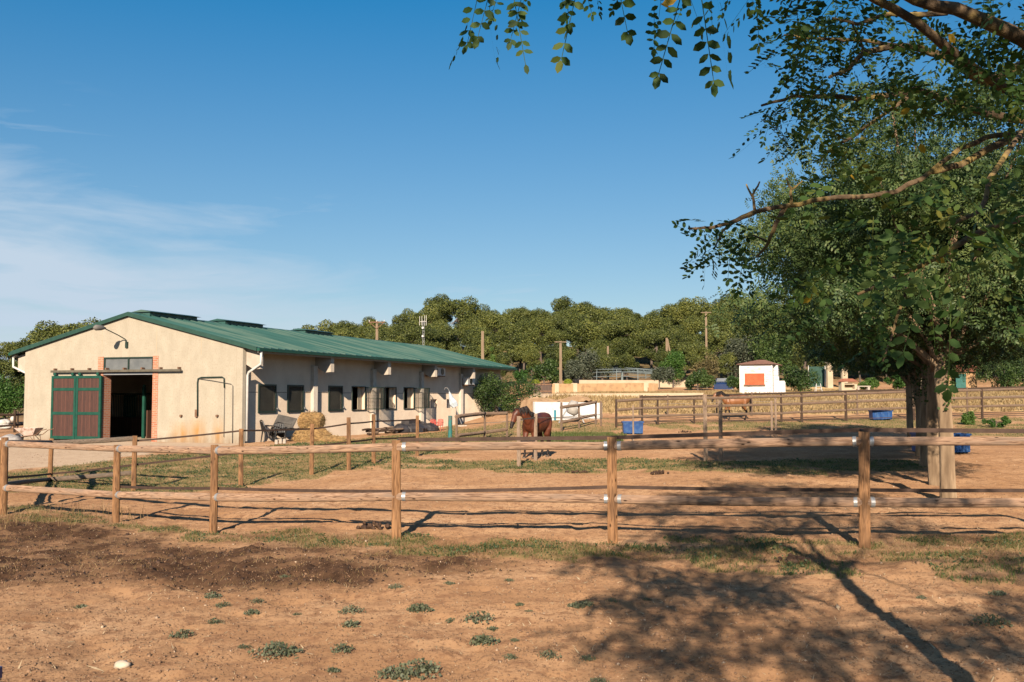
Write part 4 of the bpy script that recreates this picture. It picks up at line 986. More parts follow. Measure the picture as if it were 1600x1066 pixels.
for px, wpx, tp, la in ((837, 14, 593.5, 'left clipped yellow green ball shrub, above the brown gate'), (887.5, 12.5, 592.5, 'right clipped yellow green ball shrub, behind the tan wall')):
    Yd = 90; b_ = Vector(((px - 800) / FOC * Yd, Yd, 0)); b_.z = tz(b_.x, b_.y); r_ = wpx / 2 * Yd / FOC; zc = CAMH + (620 - tp) * Yd / FOC - r_ - b_.z
    rt = thing('topiary_ball', b_, la, 'topiary'); m = MB(); m.log((0, 0, -.1), (0, 0, zc), .05); m.build('stem', barkD, rt)
    m = MB(); m.ball((0, 0, zc), (r_ * .93, r_ * .93, r_ * .9), 14, 10); m.build('foliage_core', mat('topiary_core', (.16, .19, .02), (.24, .27, .03)), rt); foliage('foliage', [(0, 0, zc, r_, r_, r_)], 1800, .09, leafmat('topiary_leaves', [(.18, .22, .02), (.34, .36, .04)], trans=.2), rt, seed=4, shell=.93)
for px, py, w, tp, la in ((1553, 668, 60, 648, 'low bright green weedy bush right of the tree trunks'), (1513, 664, 26, 640, 'small yellow green sapling right of the pale tree trunk')):
    b_ = at(px, py); Yd = b_.y; shrub(px, py, tp, w, Yd, cypleaf if px < 1520 else brightleaf, la, n=2200, leaf=.09, seed=50 + px, lobes=10)

# --- the row of trees on the right
spr4 = spray_template(4, w=.42, l=.32)
rg = np.random.default_rng(5); pr = random.Random(5)
T1 = thing('acacia_tree', (0, 0, 0), 'nearest tree of the row on the right, pale straight trunk leafy at the top', 'tree', 'row of acacia trees on the right')
lob = crown_lobes(rg, (0, 0, 4.7), (3.9, 3.9, 2.0), 84, (.6, 1.1), .62, .30)
lob += crown_lobes(rg, (0, 0, 3.2), (3.7, 3.7, .5), 30, (.5, .85), .6, .55)
lob += crown_lobes(rg, (0, 0, 3.0), (1.3, 1.3, .35), 9, (.4, .6), .7, .3)
m = MB(); limbs(m, pr, (0, 0, -.3), (-.05, 0, 2.7), .122, 8, [l[:3] for l in lob[:18]], .03); m.build('trunk', barkL, T1, smooth=True)
foliage('crown', lob, 24000, .19, treeleaf, T1, seed=6, templ=spr4, shell=.25, upb=.5)
def trunkleaves(parent, z0, z1, n, r=.17, seed=3):
    rg = np.random.default_rng(seed); a = rg.uniform(0, 6.28, n); z = z0 + (z1 - z0) * rg.random(n) ** .6
    rr = r + rg.uniform(0, .05, n); P = np.stack([np.cos(a) * rr, np.sin(a) * rr, z], -1); U = np.stack([np.cos(a), np.sin(a), 0 * a + .2], -1)
    V, F = instance(QUAD_V * np.array([1, 1.6, 1]), QUAD_F, rotmats(rg, n, U * 1.2), rg.uniform(.04, .075, n), P); npmesh('trunk_leaves', V, F, bushleaf, parent)
trunkleaves(T1, 1.5, 3.0, 420, .115)
tb = at(1482, 783); T1.location = tb - Vector((0, 0, .0))
row = [(1462, 757, 1.0, 'second tree of the row, shaded trunk just behind the pale one'), (1446, 731, 1.02, 'third tree of the row on the right'), (1437, 713, 1.0, 'fourth tree of the row on the right, further back'), (1424, 698, 1.0, 'farthest tree of the row, thin trunk left of the others')]
for k, (px, py, s, la) in enumerate(row):
    c = copy_tree(T1); p = at(px, py); c.location = p; c.rotation_euler = (0, 0, 1.3 + k * 1.9); c.scale = (s, s, s * [1, 1.03, .97, 1.0][k]); c['label'] = la

# --- the near tree whose boughs hang into the picture
NB = Vector((2.72, 4.75, tz(2.72, 4.75)))
NT = thing('acacia_tree', NB, 'very close tree just out of frame whose leafy boughs fill the upper right corner', 'tree')
def nl(px, py, Yd): return atY(px, py, Yd) - NB
wood_m = MB(); TW = []
def bough(pts, r0, r1, reg=True):
    q = [p if isinstance(p, Vector) else nl(*p) for p in pts]
    out_ = [q[0]]; rg_ = random.Random(int(abs(q[-1].x) * 1000))
    for a, c in zip(q, q[1:]):
        L_ = (c - a).length
        for u in (.33, .67): out_.append(a.lerp(c, u) + Vector((rg_.uniform(-1, 1), rg_.uniform(-1, 1), rg_.uniform(-1, 1))) * L_ * .03)
        out_.append(c)
    rr = [r0 + (r1 - r0) * i / (len(out_) - 1) for i in range(len(out_))]
    wood_m.loft(out_, rr, n=8, wob=.10, seed=2)
    if reg: TW.extend(out_[2:])
FK = Vector((.06, .0, 2.35))
tk = MB(); tk.loft([(0, 0, -.3), (.0, 0, .1), (.02, 0, .9), (.03, .02, 1.7), FK], [.105, .082, .075, .07, .068], n=14, wob=.06); tk.build('trunk', barkN, NT, smooth=True)
bough([FK, (1665, 215, 4.7), (1600, 150, 4.5), (1480, 75, 4.1), (1400, 15, 3.9), (1300, -50, 3.7), (1120, -70, 3.5), (900, -75, 3.3), (745, -70, 3.2)], .030, .006)
bough([FK, (1680, 120, 4.4), (1600, 62, 4.1), (1520, 25, 4.0), (1430, 0, 3.9), (1330, -60, 3.7), (1150, -120, 3.4)], .042, .012)
bough([FK, (1660, 250, 5.0), (1600, 207, 4.8), (1545, 232, 4.7), (1500, 258, 4.6), (1455, 268, 4.5)], .022, .014)
bough([(1600, 207, 4.8), (1540, 215, 4.7), (1500, 232, 4.6), (1455, 268, 4.5), (1400, 300, 4.4), (1340, 308, 4.3), (1290, 311, 4.2), (1232, 321, 4.1), (1180, 331, 4.0)], .013, .009)
bough([(1180, 331, 4.0), (1150, 345, 4.0), (1112, 356, 4.0), (1075, 357, 4.0)], .011, .004)
bough([(1180, 331, 4.0), (1176, 305, 4.0), (1187, 284, 4.0)], .007, .003, False); bough([(1176, 308, 4.0), (1166, 288, 4.0)], .005, .003, False)
bough([(1236, 319, 4.1), (1236, 295, 4.1), (1228, 278, 4.1)], .007, .003, False); bough([(1236, 297, 4.1), (1254, 283, 4.1)], .005, .002, False)
bough([(1228, 321, 4.1), (1212, 350, 4.1), (1200, 380, 4.15), (1182, 402, 4.2)], .012, .004)
bough([(1200, 378, 4.15), (1178, 368, 4.15), (1160, 372, 4.15)], .005, .002, False)
bough([(1150, 345, 4.0), (1130, 360, 4.0), (1118, 385, 4.0)], .006, .003)
bough([(1600, 100, 5.2), (1540, 130, 5.1), (1480, 88, 5.0), (1410, 72, 5.0), (1350, 82, 4.9), (1318, 112, 4.9), (1296, 121, 4.8)], .026, .008)
bough([(1620, 190, 5.4), (1500, 165, 5.4), (1430, 140, 5.3), (1340, 155, 5.2), (1240, 150, 5.1), (1190, 165, 5.0)], .024, .006)
bough([(1410, 72, 5.0), (1340, 62, 5.0), (1270, 60, 4.9), (1225, 55, 4.9)], .012, .005)
bough([(1350, 85, 4.9), (1345, 60, 4.9), (1325, 30, 4.8)], .008, .004); bough([(1480, 20, 4.6), (1390, 22, 4.6), (1340, 38, 4.6), (1300, 28, 4.6)], .014, .005)
bough([(1600, 205, 4.2), (1560, 260, 3.8), (1530, 330, 3.5), (1490, 350, 3.4)], .012, .006); bough([(1665, 330, 4.0), (1560, 350, 3.6), (1430, 420, 3.5), (1340, 460, 3.5)], .016, .005)
bough([(1430, 420, 3.5), (1400, 500, 3.5), (1378, 570, 3.5)], .006, .003)
bough([(1440, 130, 5.3), (1350, 200, 5.2), (1290, 240, 5.1)], .012, .005)
for v in ((-2.3, -5.5, 3.5), (-1.2, -5.9, 3.5), (.2, -5.7, 3.5), (1.6, -4.2, 4.0), (-1.2, -2.5, 4.3), (-2.6, -3.4, 4.1), (-1.9, -3.0, 3.45), (.3, -2.2, 5.0), (1.6, -2.3, 4.6), (1.8, .5, 5.2), (.6, 1.0, 5.6), (-.8, .2, 5.2), (-1.6, -1.4, 5.4), (2.2, 2.2, 4.4)):
    w_ = Vector((.25, -.3, 3.7)) if v[1] > -2 else Vector((.15, -2.0, 3.3))
    bough([FK, w_ * .6 + FK * .4, w_, w_.lerp(Vector(v), .5) + Vector((0, 0, .15)), Vector(v)], .035, .010)
wood_m.build('boughs', barkN, NT, smooth=True)
sprN = spray_template(7, w=.46, l=.21, droop=.22); rg = np.random.default_rng(77)
SPR_ = []; SD = []; SS = []
def region(px, py, rx, ry, n, Yd, dy=.35, s=.26):
    """leaf sprays filling a patch of the crown"""
    for i in range(n):
        a = rg.uniform(0, 6.28); r_ = math.sqrt(rg.random()); q = nl(px + rx * r_ * math.cos(a), py + ry * r_ * math.sin(a), Yd + rg.normal() * dy)
        SPR_.append(q); d = Vector((rg.normal(), rg.normal() * .8, rg.normal() * .5 - .45)).normalized(); SD.append(d); SS.append(s * rg.uniform(.75, 1.2))
region(1250, 95, 60, 60, 34, 5.0, s=.2); region(1235, 165, 42, 55, 36, 5.0, s=.18); region(1280, 200, 40, 40, 20, 5.0, s=.22); region(1205, 180, 18, 30, 7, 5.0, s=.2)
region(1380, 35, 130, 50, 72, 5.0, s=.21); region(1350, 125, 90, 50, 38, 5.0, s=.19); region(1480, 110, 100, 50, 46, 4.9, s=.21); region(1560, 60, 60, 70, 60, 4.3, s=.22)
region(1580, 150, 40, 40, 16, 4.3); region(1290, 20, 70, 35, 30, 4.4); region(1430, 150, 90, 30, 24, 5.0, s=.22)
region(1500, 320, 75, 60, 15, 3.1, .2); region(1450, 400, 80, 60, 10, 3.2, .25); region(1560, 300, 45, 55, 8, 3.2); region(1400, 360, 60, 40, 10, 3.6)
region(1330, 450, 110, 60, 12, 3.7, s=.19); region(1270, 430, 60, 45, 6, 4.1, s=.18); region(1375, 515, 38, 42, 10, 3.4, .12, s=.15); region(1225, 485, 45, 30, 6, 4.0, s=.17); region(1300, 260, 50, 25, 6, 4.6)
region(1135, 388, 34, 30, 17, 4.0, .1, .17); region(1120, 350, 22, 10, 3, 4.0, .05, .16); region(1180, 405, 45, 34, 11, 4.2, .1, .17); region(1520, 470, 70, 60, 5, 3.4); region(1320, 380, 60, 40, 6, 3.9)
def hang(px0, py0, px1, py1, Yd, s=None):
    a = nl(px0, py0, Yd); c = nl(px1, py1, Yd + rg.uniform(-.04, .04)); SPR_.append(a); SD.append((c - a).normalized()); SS.append((c - a).length)
for h in ((752, -30, 718, 60, 3.2), (735, 20, 713, 104, 3.2), (770, -30, 745, 55, 3.2), (785, -30, 772, 40, 3.3), (760, 0, 800, 88, 3.2), (800, -20, 822, 90, 3.2), (822, -30, 800, 60, 3.2), (830, -40, 828, 45, 3.3), (890, -40, 868, 45, 3.3), (905, -30, 872, 88, 3.3), (880, -40, 888, 40, 3.3), (905, -50, 915, 20, 3.3), (925, -50, 945, 22, 3.3), (960, -50, 982, 48, 3.3), (985, -50, 950, 20, 3.3),
          (1035, -20, 1016, 40, 3.4), (1022, 15, 1014, 84, 3.3), (1068, -20, 1036, 112, 3.2), (1095, -10, 1108, 130, 3.2), (1120, -10, 1164, 112, 3.2), (1065, -40, 1075, 50, 3.4), (1140, -30, 1135, 40, 3.5), (1110, -40, 1095, 40, 3.4), (1180, -20, 1176, 72, 3.6), (1165, -40, 1200, 30, 3.6), (1155, -20, 1120, 20, 3.5), (1085, -30, 1048, 20, 3.4), (1210, -40, 1232, 20, 3.8), (1190, -30, 1160, 60, 3.7)): hang(*h)
# the part of the crown above and behind the viewpoint
def lobeleaf(c, r, n, s=.27):
    n = int(n * 1.7); s = .34
    for i in range(n):
        d = Vector((rg.normal(), rg.normal(), rg.normal())).normalized() * (.35 + .65 * rg.random()); q = Vector(c) + Vector((d.x * r[0], d.y * r[1], d.z * r[2]))
        SPR_.append(q); SD.append(Vector((rg.normal(), rg.normal(), rg.normal() * .5 - .4)).normalized()); SS.append(s * rg.uniform(.8, 1.2))
for c, r, n_ in (((-2.3, -5.5, 3.45), (.7, .8, .3), 90), ((-1.2, -5.8, 3.4), (.7, .8, .3), 90), ((-.2, -5.5, 3.5), (.7, .8, .3), 80), ((.7, -5.1, 3.6), (.6, .8, .3), 60), ((1.6, -4.2, 4.0), (.8, .9, .4), 80), ((-1.6, -2.75, 3.3), (.6, .5, .22), 70), ((-2.3, -3.3, 3.2), (.5, .5, .2), 60), ((-1.1, -3.4, 3.4), (.5, .6, .25), 60), ((-1.3, -2.4, 4.3), (1.0, .9, .5), 130), ((-2.5, -3.3, 4.1), (.55, .7, .4), 60), ((.2, -2.2, 5.0), (1.1, 1.0, .6), 130), ((1.5, -2.2, 4.5), (.9, .9, .5), 90), ((.4, -.5, 5.9), (1.2, 1.2, .6), 130), ((-.8, .0, 5.4), (1.0, .9, .45), 90), ((1.7, .6, 5.2), (1.0, 1.0, .6), 100), ((-1.7, -1.3, 5.3), (.9, .9, .45), 90), ((2.2, 2.2, 4.4), (1.0, 1.0, .8), 90), ((.5, 1.2, 5.7), (1.1, 1.1, .5), 90), ((1.5, -1.0, 6.3), (1.2, 1.2, .7), 110)): lobeleaf(c, r, n_)
def orient(D, rgx):
    D = np.array([tuple(d) for d in D]); x = D / np.linalg.norm(D, axis=1)[:, None]; a = rgx.normal(size=x.shape) * .5 + np.array([0, -.25, .9]); y = np.cross(a, x); y /= np.linalg.norm(y, axis=1)[:, None]; z = np.cross(x, y); return np.stack([x, y, z], -1)
P_ = np.array([tuple(p) for p in SPR_]); Rm = orient(SD, rg); S_ = np.array(SS)
VV, FF, bse = [], [], 0; pick = rg.integers(0, 6, len(P_))
for k in range(6):
    q = pick == k; tv6, tf6 = spray_template([7, 6, 8, 7, 5, 8][k], w=[.46, .52, .42, .5, .55, .44][k], l=[.175, .185, .155, .17, .20, .15][k], droop=[.22, .3, .12, .26, .2, .3][k], jit=.5, seed=k)
    V, F = instance(tv6, tf6, Rm[q], S_[q], P_[q]); VV.append(V); FF.append(F + bse); bse += len(V)
npmesh('foliage', np.concatenate(VV), np.concatenate(FF), nearleaf, NT)
# a few turned leaves
yl = np.array([tuple(nl(*p)) for p in ((1046, 3, 3.3), (1487, 60, 4.0), (1414, 174, 4.6), (1466, 405, 3.6), (1040, 10, 3.3), (1262, 467, 4.0), (1441, 232, 4.5), (1330, 275, 4.6))])
ov = np.array([[-.5, 0, 0], [-.2, -.24, .03], [.2, -.24, .03], [.5, 0, 0], [.2, .24, .03], [-.2, .24, .03]])
V, F = instance(ov, np.array([[0, 1, 2, 3], [0, 3, 4, 5]]), rotmats(rg, len(yl), np.array([0, -1.2, 0])), np.full(len(yl), .055), yl); npmesh('yellow_leaves', V, F, yelleaf, NT)

# ------------------------------------------------------------------ horses
def horse(name, label, headpts, headrad, legs, coat, black, mane_side, p, rz, s, tailpts, muzzle=None, feet_white=False):
    root = thing(name, p, label, 'horse', rz=rz)
    m = MB()
    m.loft([(-.80, 0, 1.13), (-.74, 0, 1.14), (-.60, 0, 1.13), (-.38, 0, 1.11), (-.10, 0, 1.06), (.18, 0, 1.055), (.40, 0, 1.08), (.56, 0, 1.08), (.68, 0, 1.06), (.74, 0, 1.05)],
           [(.08, .10), (.19, .21), (.25, .27), (.265, .29), (.275, .30), (.26, .31), (.22, .31), (.19, .27), (.13, .18), (.05, .08)], n=20, up=(0, 0, 1))
    m.loft([(.28, 0, 1.16), (.36, 0, 1.28), (.30, 0, 1.36)], [(.12, .18), (.08, .12), (.03, .05)], n=12, up=(1, 0, 0))   # withers
    m.ball((-.52, .11, 1.13), (.23, .16, .25), 14, 10); m.ball((-.52, -.11, 1.13), (.23, .16, .25), 14, 10)
    m.ball((.46, .12, 1.02), (.17, .12, .25), 12, 9); m.ball((.46, -.12, 1.02), (.17, .12, .25), 12, 9)
    h = [Vector(q) for q in headpts]     # neck base, mid, poll, brow, nose, muzzle
    m.loft([(.36, 0, 1.12), h[0], h[1], h[2]], [(.17, .27), (.125, .21), (.095, .155), (.075, .11)], n=14, up=(0, 0, 1))
    m.loft([h[2] + (h[2] - h[3]) * .25, h[2].lerp(h[3], .4), h[3], h[3].lerp(h[4], .5), h[4], h[5]], [(.05, .06), (.088, .125), (.082, .120), (.062, .088), (.052, .066), (.045, .042)], n=14, up=tuple((h[1] - h[2]).normalized()))
    hd = (h[5] - h[2]).normalized(); sd = hd.cross(Vector((0, 0, 1))).normalized(); upv = sd.cross(hd)
    for sg in (1, -1):
        e0 = h[2] + sd * .055 * sg + upv * .06; m.loft([e0 - upv * .03, e0 + upv * .05 + sd * sg * .01, e0 + upv * .14 + hd * .02], [(.03, .025), (.030, .02), (.006, .006)], n=8)
        m.ball(h[5] + sd * sg * .03 - hd * .03, .038, 8, 6)
    for side, (fx, bx2) in ((1, legs[0]), (-1, legs[1])):
        y = .135 * side
        m.loft([(.44, y, 1.0), (.45 + fx * .2, y, .80), (.46 + fx * .6, y, .62), (.47 + fx * .85, y * .96, .46), (.465 + fx * .95, y * .95, .38), (.46 + fx, y * .93, .18), (.475 + fx, y * .93, .12), (.505 + fx, y * .93, .06)],
               [(.12, .15), (.085, .11), (.058, .070), (.048, .056), (.034, .040), (.030, .036), (.038, .044), (.032, .038)], n=10)
        m.loft([(-.50, y * .7, 1.22), (-.50, y * 1.0, 1.08), (-.46 + bx2 * .1, y * 1.1, .86), (-.46 + bx2 * .4, y * 1.05, .72), (-.58 + bx2 * .7, y, .55), (-.63 + bx2 * .8, y * .97, .47), (-.60 + bx2, y * .95, .20), (-.575 + bx2, y * .95, .13), (-.545 + bx2, y * .95, .06)],
               [(.05, .08), (.125, .18), (.112, .155), (.085, .11), (.054, .066), (.047, .056), (.034, .040), (.042, .047), (.034, .040)], n=10)
        for hx in (.52 + fx, -.53 + bx2): m.loft([(hx - .01, y * .94, .075), (hx + .005, y * .94, .0)], [.044, .058], n=12)
    b_ = m.build('tmp_body', coat, None)
    rm_ = b_.modifiers.new('r', 'REMESH'); rm_.mode = 'VOXEL'; rm_.voxel_size = .016
    sm_ = b_.modifiers.new('s', 'SMOOTH'); sm_.factor = .6; sm_.iterations = 6
    dg = bpy.context.evaluated_depsgraph_get(); me = bpy.data.meshes.new_from_object(b_.evaluated_get(dg)); bpy.data.objects.remove(b_)
    me.materials.clear(); me.materials.append(coat); me.materials.append(black); me.materials.append(mat('hoof', (.10, .08, .06), (.16, .13, .10)))
    cs = np.empty(len(me.polygons) * 3); me.polygons.foreach_get('center', cs); cs = cs.reshape(-1, 3)
    jit = fbm(cs[:, 0] * 9 + 5, cs[:, 2] * 9 + cs[:, 1] * 7, 3, 3) * .12
    mz = np.linalg.norm(cs - np.array(h[5]), axis=1) < .13 + jit
    idx = np.where(cs[:, 2] < .50 + jit, 1, 0); idx = np.where(mz, 1, idx); idx = np.where(cs[:, 2] < .055, 2, idx)
    me.polygons.foreach_set('material_index', idx.astype(np.int32)); me.polygons.foreach_set('use_smooth', np.ones(len(me.polygons), bool))
    o_ = bpy.data.objects.new('body', me); COL.objects.link(o_); o_.parent = root
    # mane: many hanging locks over the crest
    m = MB(); rg_ = random.Random(3); crest = [Vector((.26, 0, 1.37)), h[0] + Vector((-.03, 0, .21)), h[1] + (h[1] - h[5]).normalized() * .03 + Vector((-.02, 0, .19)), h[2] + upv * .11]
    for i in range(150):
        u = i / 149 * 2.999; k = int(u); c = crest[k].lerp(crest[k + 1], u - k); L_ = rg_.uniform(.12, .24); y = mane_side
        m.loft([c + Vector((0, -.01 * y, -.03)), c + Vector((rg_.uniform(-.02, .02), .05 * y, .01)), c + Vector((rg_.uniform(-.03, .03), (.115 + rg_.uniform(0, .02)) * y, -L_ * .5)), c + Vector((rg_.uniform(-.05, .05), (.135 + rg_.uniform(0, .03)) * y, -L_))], [.012, .014, .010, .002], n=5)
    for i in range(9):
        c = h[2] + upv * .10 + sd * rg_.uniform(-.03, .03); m.loft([c, c + hd * .08 + upv * .02, c + hd * rg_.uniform(.14, .22) - upv * .01], [.018, .018, .004], n=5)
    m.build('mane', black, root)
    m = MB(); tp = [Vector(q) for q in tailpts]
    for i in range(16):
        of = Vector((rg_.uniform(-.03, .03), rg_.uniform(-.05, .05), 0)); m.loft([tp[0] + of * .2, tp[1] + of * .7, tp[2] + of, tp[3] + of * 1.2 + Vector((0, 0, rg_.uniform(-.1, .06)))], [.028, .035, .030, .006], n=5)
    m.build('tail', black, root)
    e_ = MB()
    for sg in (1, -1): e_.ball(h[2].lerp(h[3], .75) + sd * sg * .082 + upv * .03, .018, 8, 6)
    e_.build('eyes', black_plastic, root, smooth=True)
    root.scale = (s, s, s); return root
coat1 = mat('coat_dark_bay', (.085, .022, .010), (.17, .048, .020), scale=3.2, rough=.5, spec=.4, bump=.1, bscale=120, bdist=.003)
coat2 = mat('coat_light_bay', (.22, .085, .030), (.34, .14, .055), scale=3, rough=.45, spec=.45, bump=.1, bscale=120, bdist=.003)
blackc = mat('black_hair', (.012, .008, .007), (.03, .02, .016), scale=14, rough=.6)
p1 = at(836, 716); q = p1 + Vector((.05, .25, 0)); q.z = tz(q.x, q.y)
horse('horse', 'dark bay horse standing side-on to front behind thin posts with its head turned left', [(.66, .03, 1.22), (.86, .0, 1.38), (.98, -.10, 1.46), (1.06, -.19, 1.32), (1.15, -.27, 1.04), (1.17, -.29, .93)], None,
      ((.0, .03), (.10, -.10)), coat1, blackc, 1, q, R(-90 - 27), .98, [(-.80, 0, 1.26), (-.90, 0, 1.12), (-.92, 0, .85), (-.88, 0, .48)])
p2 = at(1150, 657.5)
horse('horse', 'light bay horse with a black mane standing side-on in profile before the white kiosk', [(.66, 0, 1.24), (.88, 0, 1.40), (1.06, 0, 1.46), (1.18, .0, 1.36), (1.34, -.0, 1.10), (1.37, 0, 1.00)], None,
      ((-.06, .05), (.08, -.03)), coat2, blackc, 1, p2 + Vector((.15, .7, .03)), R(180 + 7), 1.0, [(-.80, 0, 1.24), (-.86, 0, 1.10), (-.86, 0, .85), (-.84, 0, .50)])

# ------------------------------------------------------------------ things around the barn
def B2W(x, y, z=0): return C0 + bx_ * x + by_ * y + Vector((0, 0, z))
# wheelbarrow
wp = at(46, 692); wb = thing('wheelbarrow', wp, 'pale dusty wheelbarrow with handles to the right by the corner of the barn', 'wheelbarrow', rz=R(-6))
m = MB(); t_ = [(-.50, -.30), (.42, -.30), (.42, .30), (-.50, .30)]; b2 = [(-.16, -.19), (.24, -.19), (.24, .19), (-.16, .19)]
vs = [(x, y, .60) for x, y in t_] + [(x, y, .30) for x, y in b2] + [(x * .94, y * .92, .60) for x, y in t_] + [(x * .94, y * .92, .33) for x, y in b2]
m.add(vs, [(0, 1, 5, 4), (1, 2, 6, 5), (2, 3, 7, 6), (3, 0, 4, 7), (4, 5, 6, 7), (8, 12, 13, 9), (9, 13, 14, 10), (10, 14, 15, 11), (11, 15, 12, 8), (15, 14, 13, 12), (0, 8, 9, 1), (1, 9, 10, 2), (2, 10, 11, 3), (3, 11, 8, 0)])
m.build('tray', mat('barrow_tray', (.55, .40, .33), (.68, .54, .46), scale=5, c3=(.36, .22, .15), s3=8), wb)
m = MB()
for y in (-.2, .2): m.loft([(-.46, y * .25, .20), (-.1, y, .27), (.4, y * 1.2, .32), (.62, y * 1.3, .50), (.88, y * 1.35, .56)], .017, n=8); m.loft([(.30, y * 1.1, .31), (.36, y * 1.2, .0)], .015, n=6); m.loft([(.12, y, .28), (.36, y * 1.2, .03)], .012, n=6)
m.build('frame', rust, wb); m = MB(); m.loft([(-.46, -.05, .19), (-.46, -.04, .19), (-.46, .04, .19), (-.46, .05, .19)], [.15, .19, .19, .15], n=20); w_ = m.build('wheel', black_plastic, wb); m = MB(); m.loft([(-.46, -.06, .19), (-.46, .06, .19)], .08, n=14); m.build('rim', rust, w_)
# pale rocks and sacks at far left
pr_ = random.Random(9)
m = MB(); sp_ = at(8, 671)
for i in range(6): m.ball((pr_.uniform(-.8, .35), pr_.uniform(-.3, .3), .15 + .12 * (i % 3)), (pr_.uniform(.28, .4), .25, pr_.uniform(.14, .2)), 10, 7, wob=.18, seed=i)
m.ball((.42, 0, .58), (.14, .14, .16), 10, 7, wob=.15)
s_ = m.build('sack_heap', mat('white_sack', (.60, .55, .48), (.78, .74, .68), scale=3), None, smooth=True); s_.location = sp_; tag(s_, 'heap of whitish sacks in front of the dark fence at the far left', 'sacks')
m = MB(); m.ball((0, 0, .1), (.45, .35, .28), 12, 8, wob=.2, seed=2); s_ = m.build('boulder', mat('grey_rock', (.34, .31, .29), (.5, .47, .44), scale=6, bump=.5), None, smooth=True); s_.location = at(15, 694); tag(s_, 'light grey boulder behind the corner post at the far left', 'rock')
# plastic chairs
def chair(p, rz, label, m_, s=1.0, tip=(0, 0), parts=True, group=None):
    r_ = thing('plastic_chair', p, label, 'chair', group, rz=rz); r_.rotation_euler = (tip[0], tip[1], rz); r_.scale = (s, s, s)
    m = MB(); m.loft([(-.22, 0, .43), (0, 0, .415), (.22, 0, .44)], [(.21, .014), (.24, .014), (.22, .014)], n=14, up=(0, 0, 1)); m.build('seat', m_, r_)
    m = MB()
    for k in range(5): y = -.17 + k * .085; m.loft([(-.20, y, .42), (-.24, y, .62), (-.30, y * .95, .82)], [(.012, .030)] * 3, n=8, up=(0, 1, 0))
    m.loft([(-.20, -.23, .42), (-.25, -.235, .64), (-.31, -.19, .84), (-.325, 0, .88), (-.31, .19, .84), (-.25, .235, .64), (-.20, .23, .42)], .024, n=8); m.build('backrest', m_, r_)
    for x, y in ((.2, .2), (.2, -.2), (-.2, .2), (-.2, -.2)): m = MB(); m.loft([(x, y, .42), (x * 1.25, y * 1.2, 0)], [(.030, .022), (.022, .018)], n=8); m.build('leg', m_, r_)
    for y in (-1, 1): m = MB(); m.loft([(-.25, .235 * y, .64), (.02, .27 * y, .66), (.20, .27 * y, .63), (.22, .24 * y, .42)], .022, n=8); m.build('armrest', m_, r_)
    return r_
def onwall(px, py, off):    # a spot on the ground in front of the side wall
    y, z = sid(px, py, SX + off); p = B2W(SX + off, y); p.z = tz(p.x, p.y); return p
chair(at(420, 691), R(30), 'upright black plastic chair, left of the heap by the barn wall', black_plastic, 1.02)
chair(at(437, 691), R(-70), 'black plastic chair in the middle of the heap, facing the wall', black_plastic, .9)
chair(at(446, 690) + Vector((0, .1, .42)), R(-20), 'overturned black plastic chair on the right of the heap', black_plastic, .85, tip=(R(95), R(15)))
chair(at(455, 690) + Vector((0, 0, .25)), R(120), 'black plastic chair lying on its side next to the hay', black_plastic, .85, tip=(R(80), R(60)))
m = MB(); m.obox((0, 0, 0), (.85, .04, .60), Matrix.Rotation(R(-35), 3, 'X')); m.obox((0, -.035, -.0), (.62, .03, .10), Matrix.Rotation(R(-35), 3, 'X')); b_ = m.build('tilted_table', mat('grey_table', (.07, .065, .06), (.12, .11, .10)), None); b_.location = at(440, 690) + Vector((.05, .35, .78)); b_.rotation_euler = (0, R(12), R(-10)); tag(b_, 'dark grey table top tipped up on the black chairs', 'table top')
for k, (px, py) in enumerate(((432, 694), (438.5, 693), (444.5, 693))):
    m = MB(); m.box(-.055, .055, -.05, .05, 0, .17); m.box(-.035, .035, -.053, -.05, .04, .13); b_ = m.build('concrete_block', concrete, None); b_.location = at(px, py); tag(b_, 'small pale block standing in front of the black chairs', 'block', 'pale blocks by the chairs')
# hay
hp_ = at(485, 690); hr = thing('hay_heap', hp_, 'round hay bale sitting on loose hay against the barn wall', 'hay')
def hairy(lobes, n, nm, par, sd=4, size=.22):
    rg_ = np.random.default_rng(sd); P, D = lobe_points(rg_, lobes, n, .88); Rm = rotmats(rg_, n, D * .4); V, F = instance(QUAD_V * np.array([1, .16, 1]), QUAD_F, Rm, rg_.uniform(.6, 1.3, n) * size, P); return npmesh(nm, V, F, grassd, par)
m = MB(); m.loft([(-.50, .30, .82), (-.42, .28, .82), (0, .25, .83), (.38, .2, .82), (.46, .18, .81)], [.24, .35, .39, .36, .25], n=18, wob=.18); m.build('bale', hay, hr)
hairy([(0, .25, .82, .56, .42, .41)], 1900, 'loose_stalks', hr, 4, .16)
m = MB(); m.ball((.05, .15, .12), (.80, .60, .50), 18, 10, wob=.22, seed=5); m.ball((.75, .0, .0), (.8, .5, .26), 16, 8, wob=.2, seed=6); m.build('loose_hay', hay, hr)
hairy([(.05, .15, .12, .82, .62, .52), (.75, 0, 0, .85, .5, .28)], 2200, 'loose_stalks', hr, 6, .17)
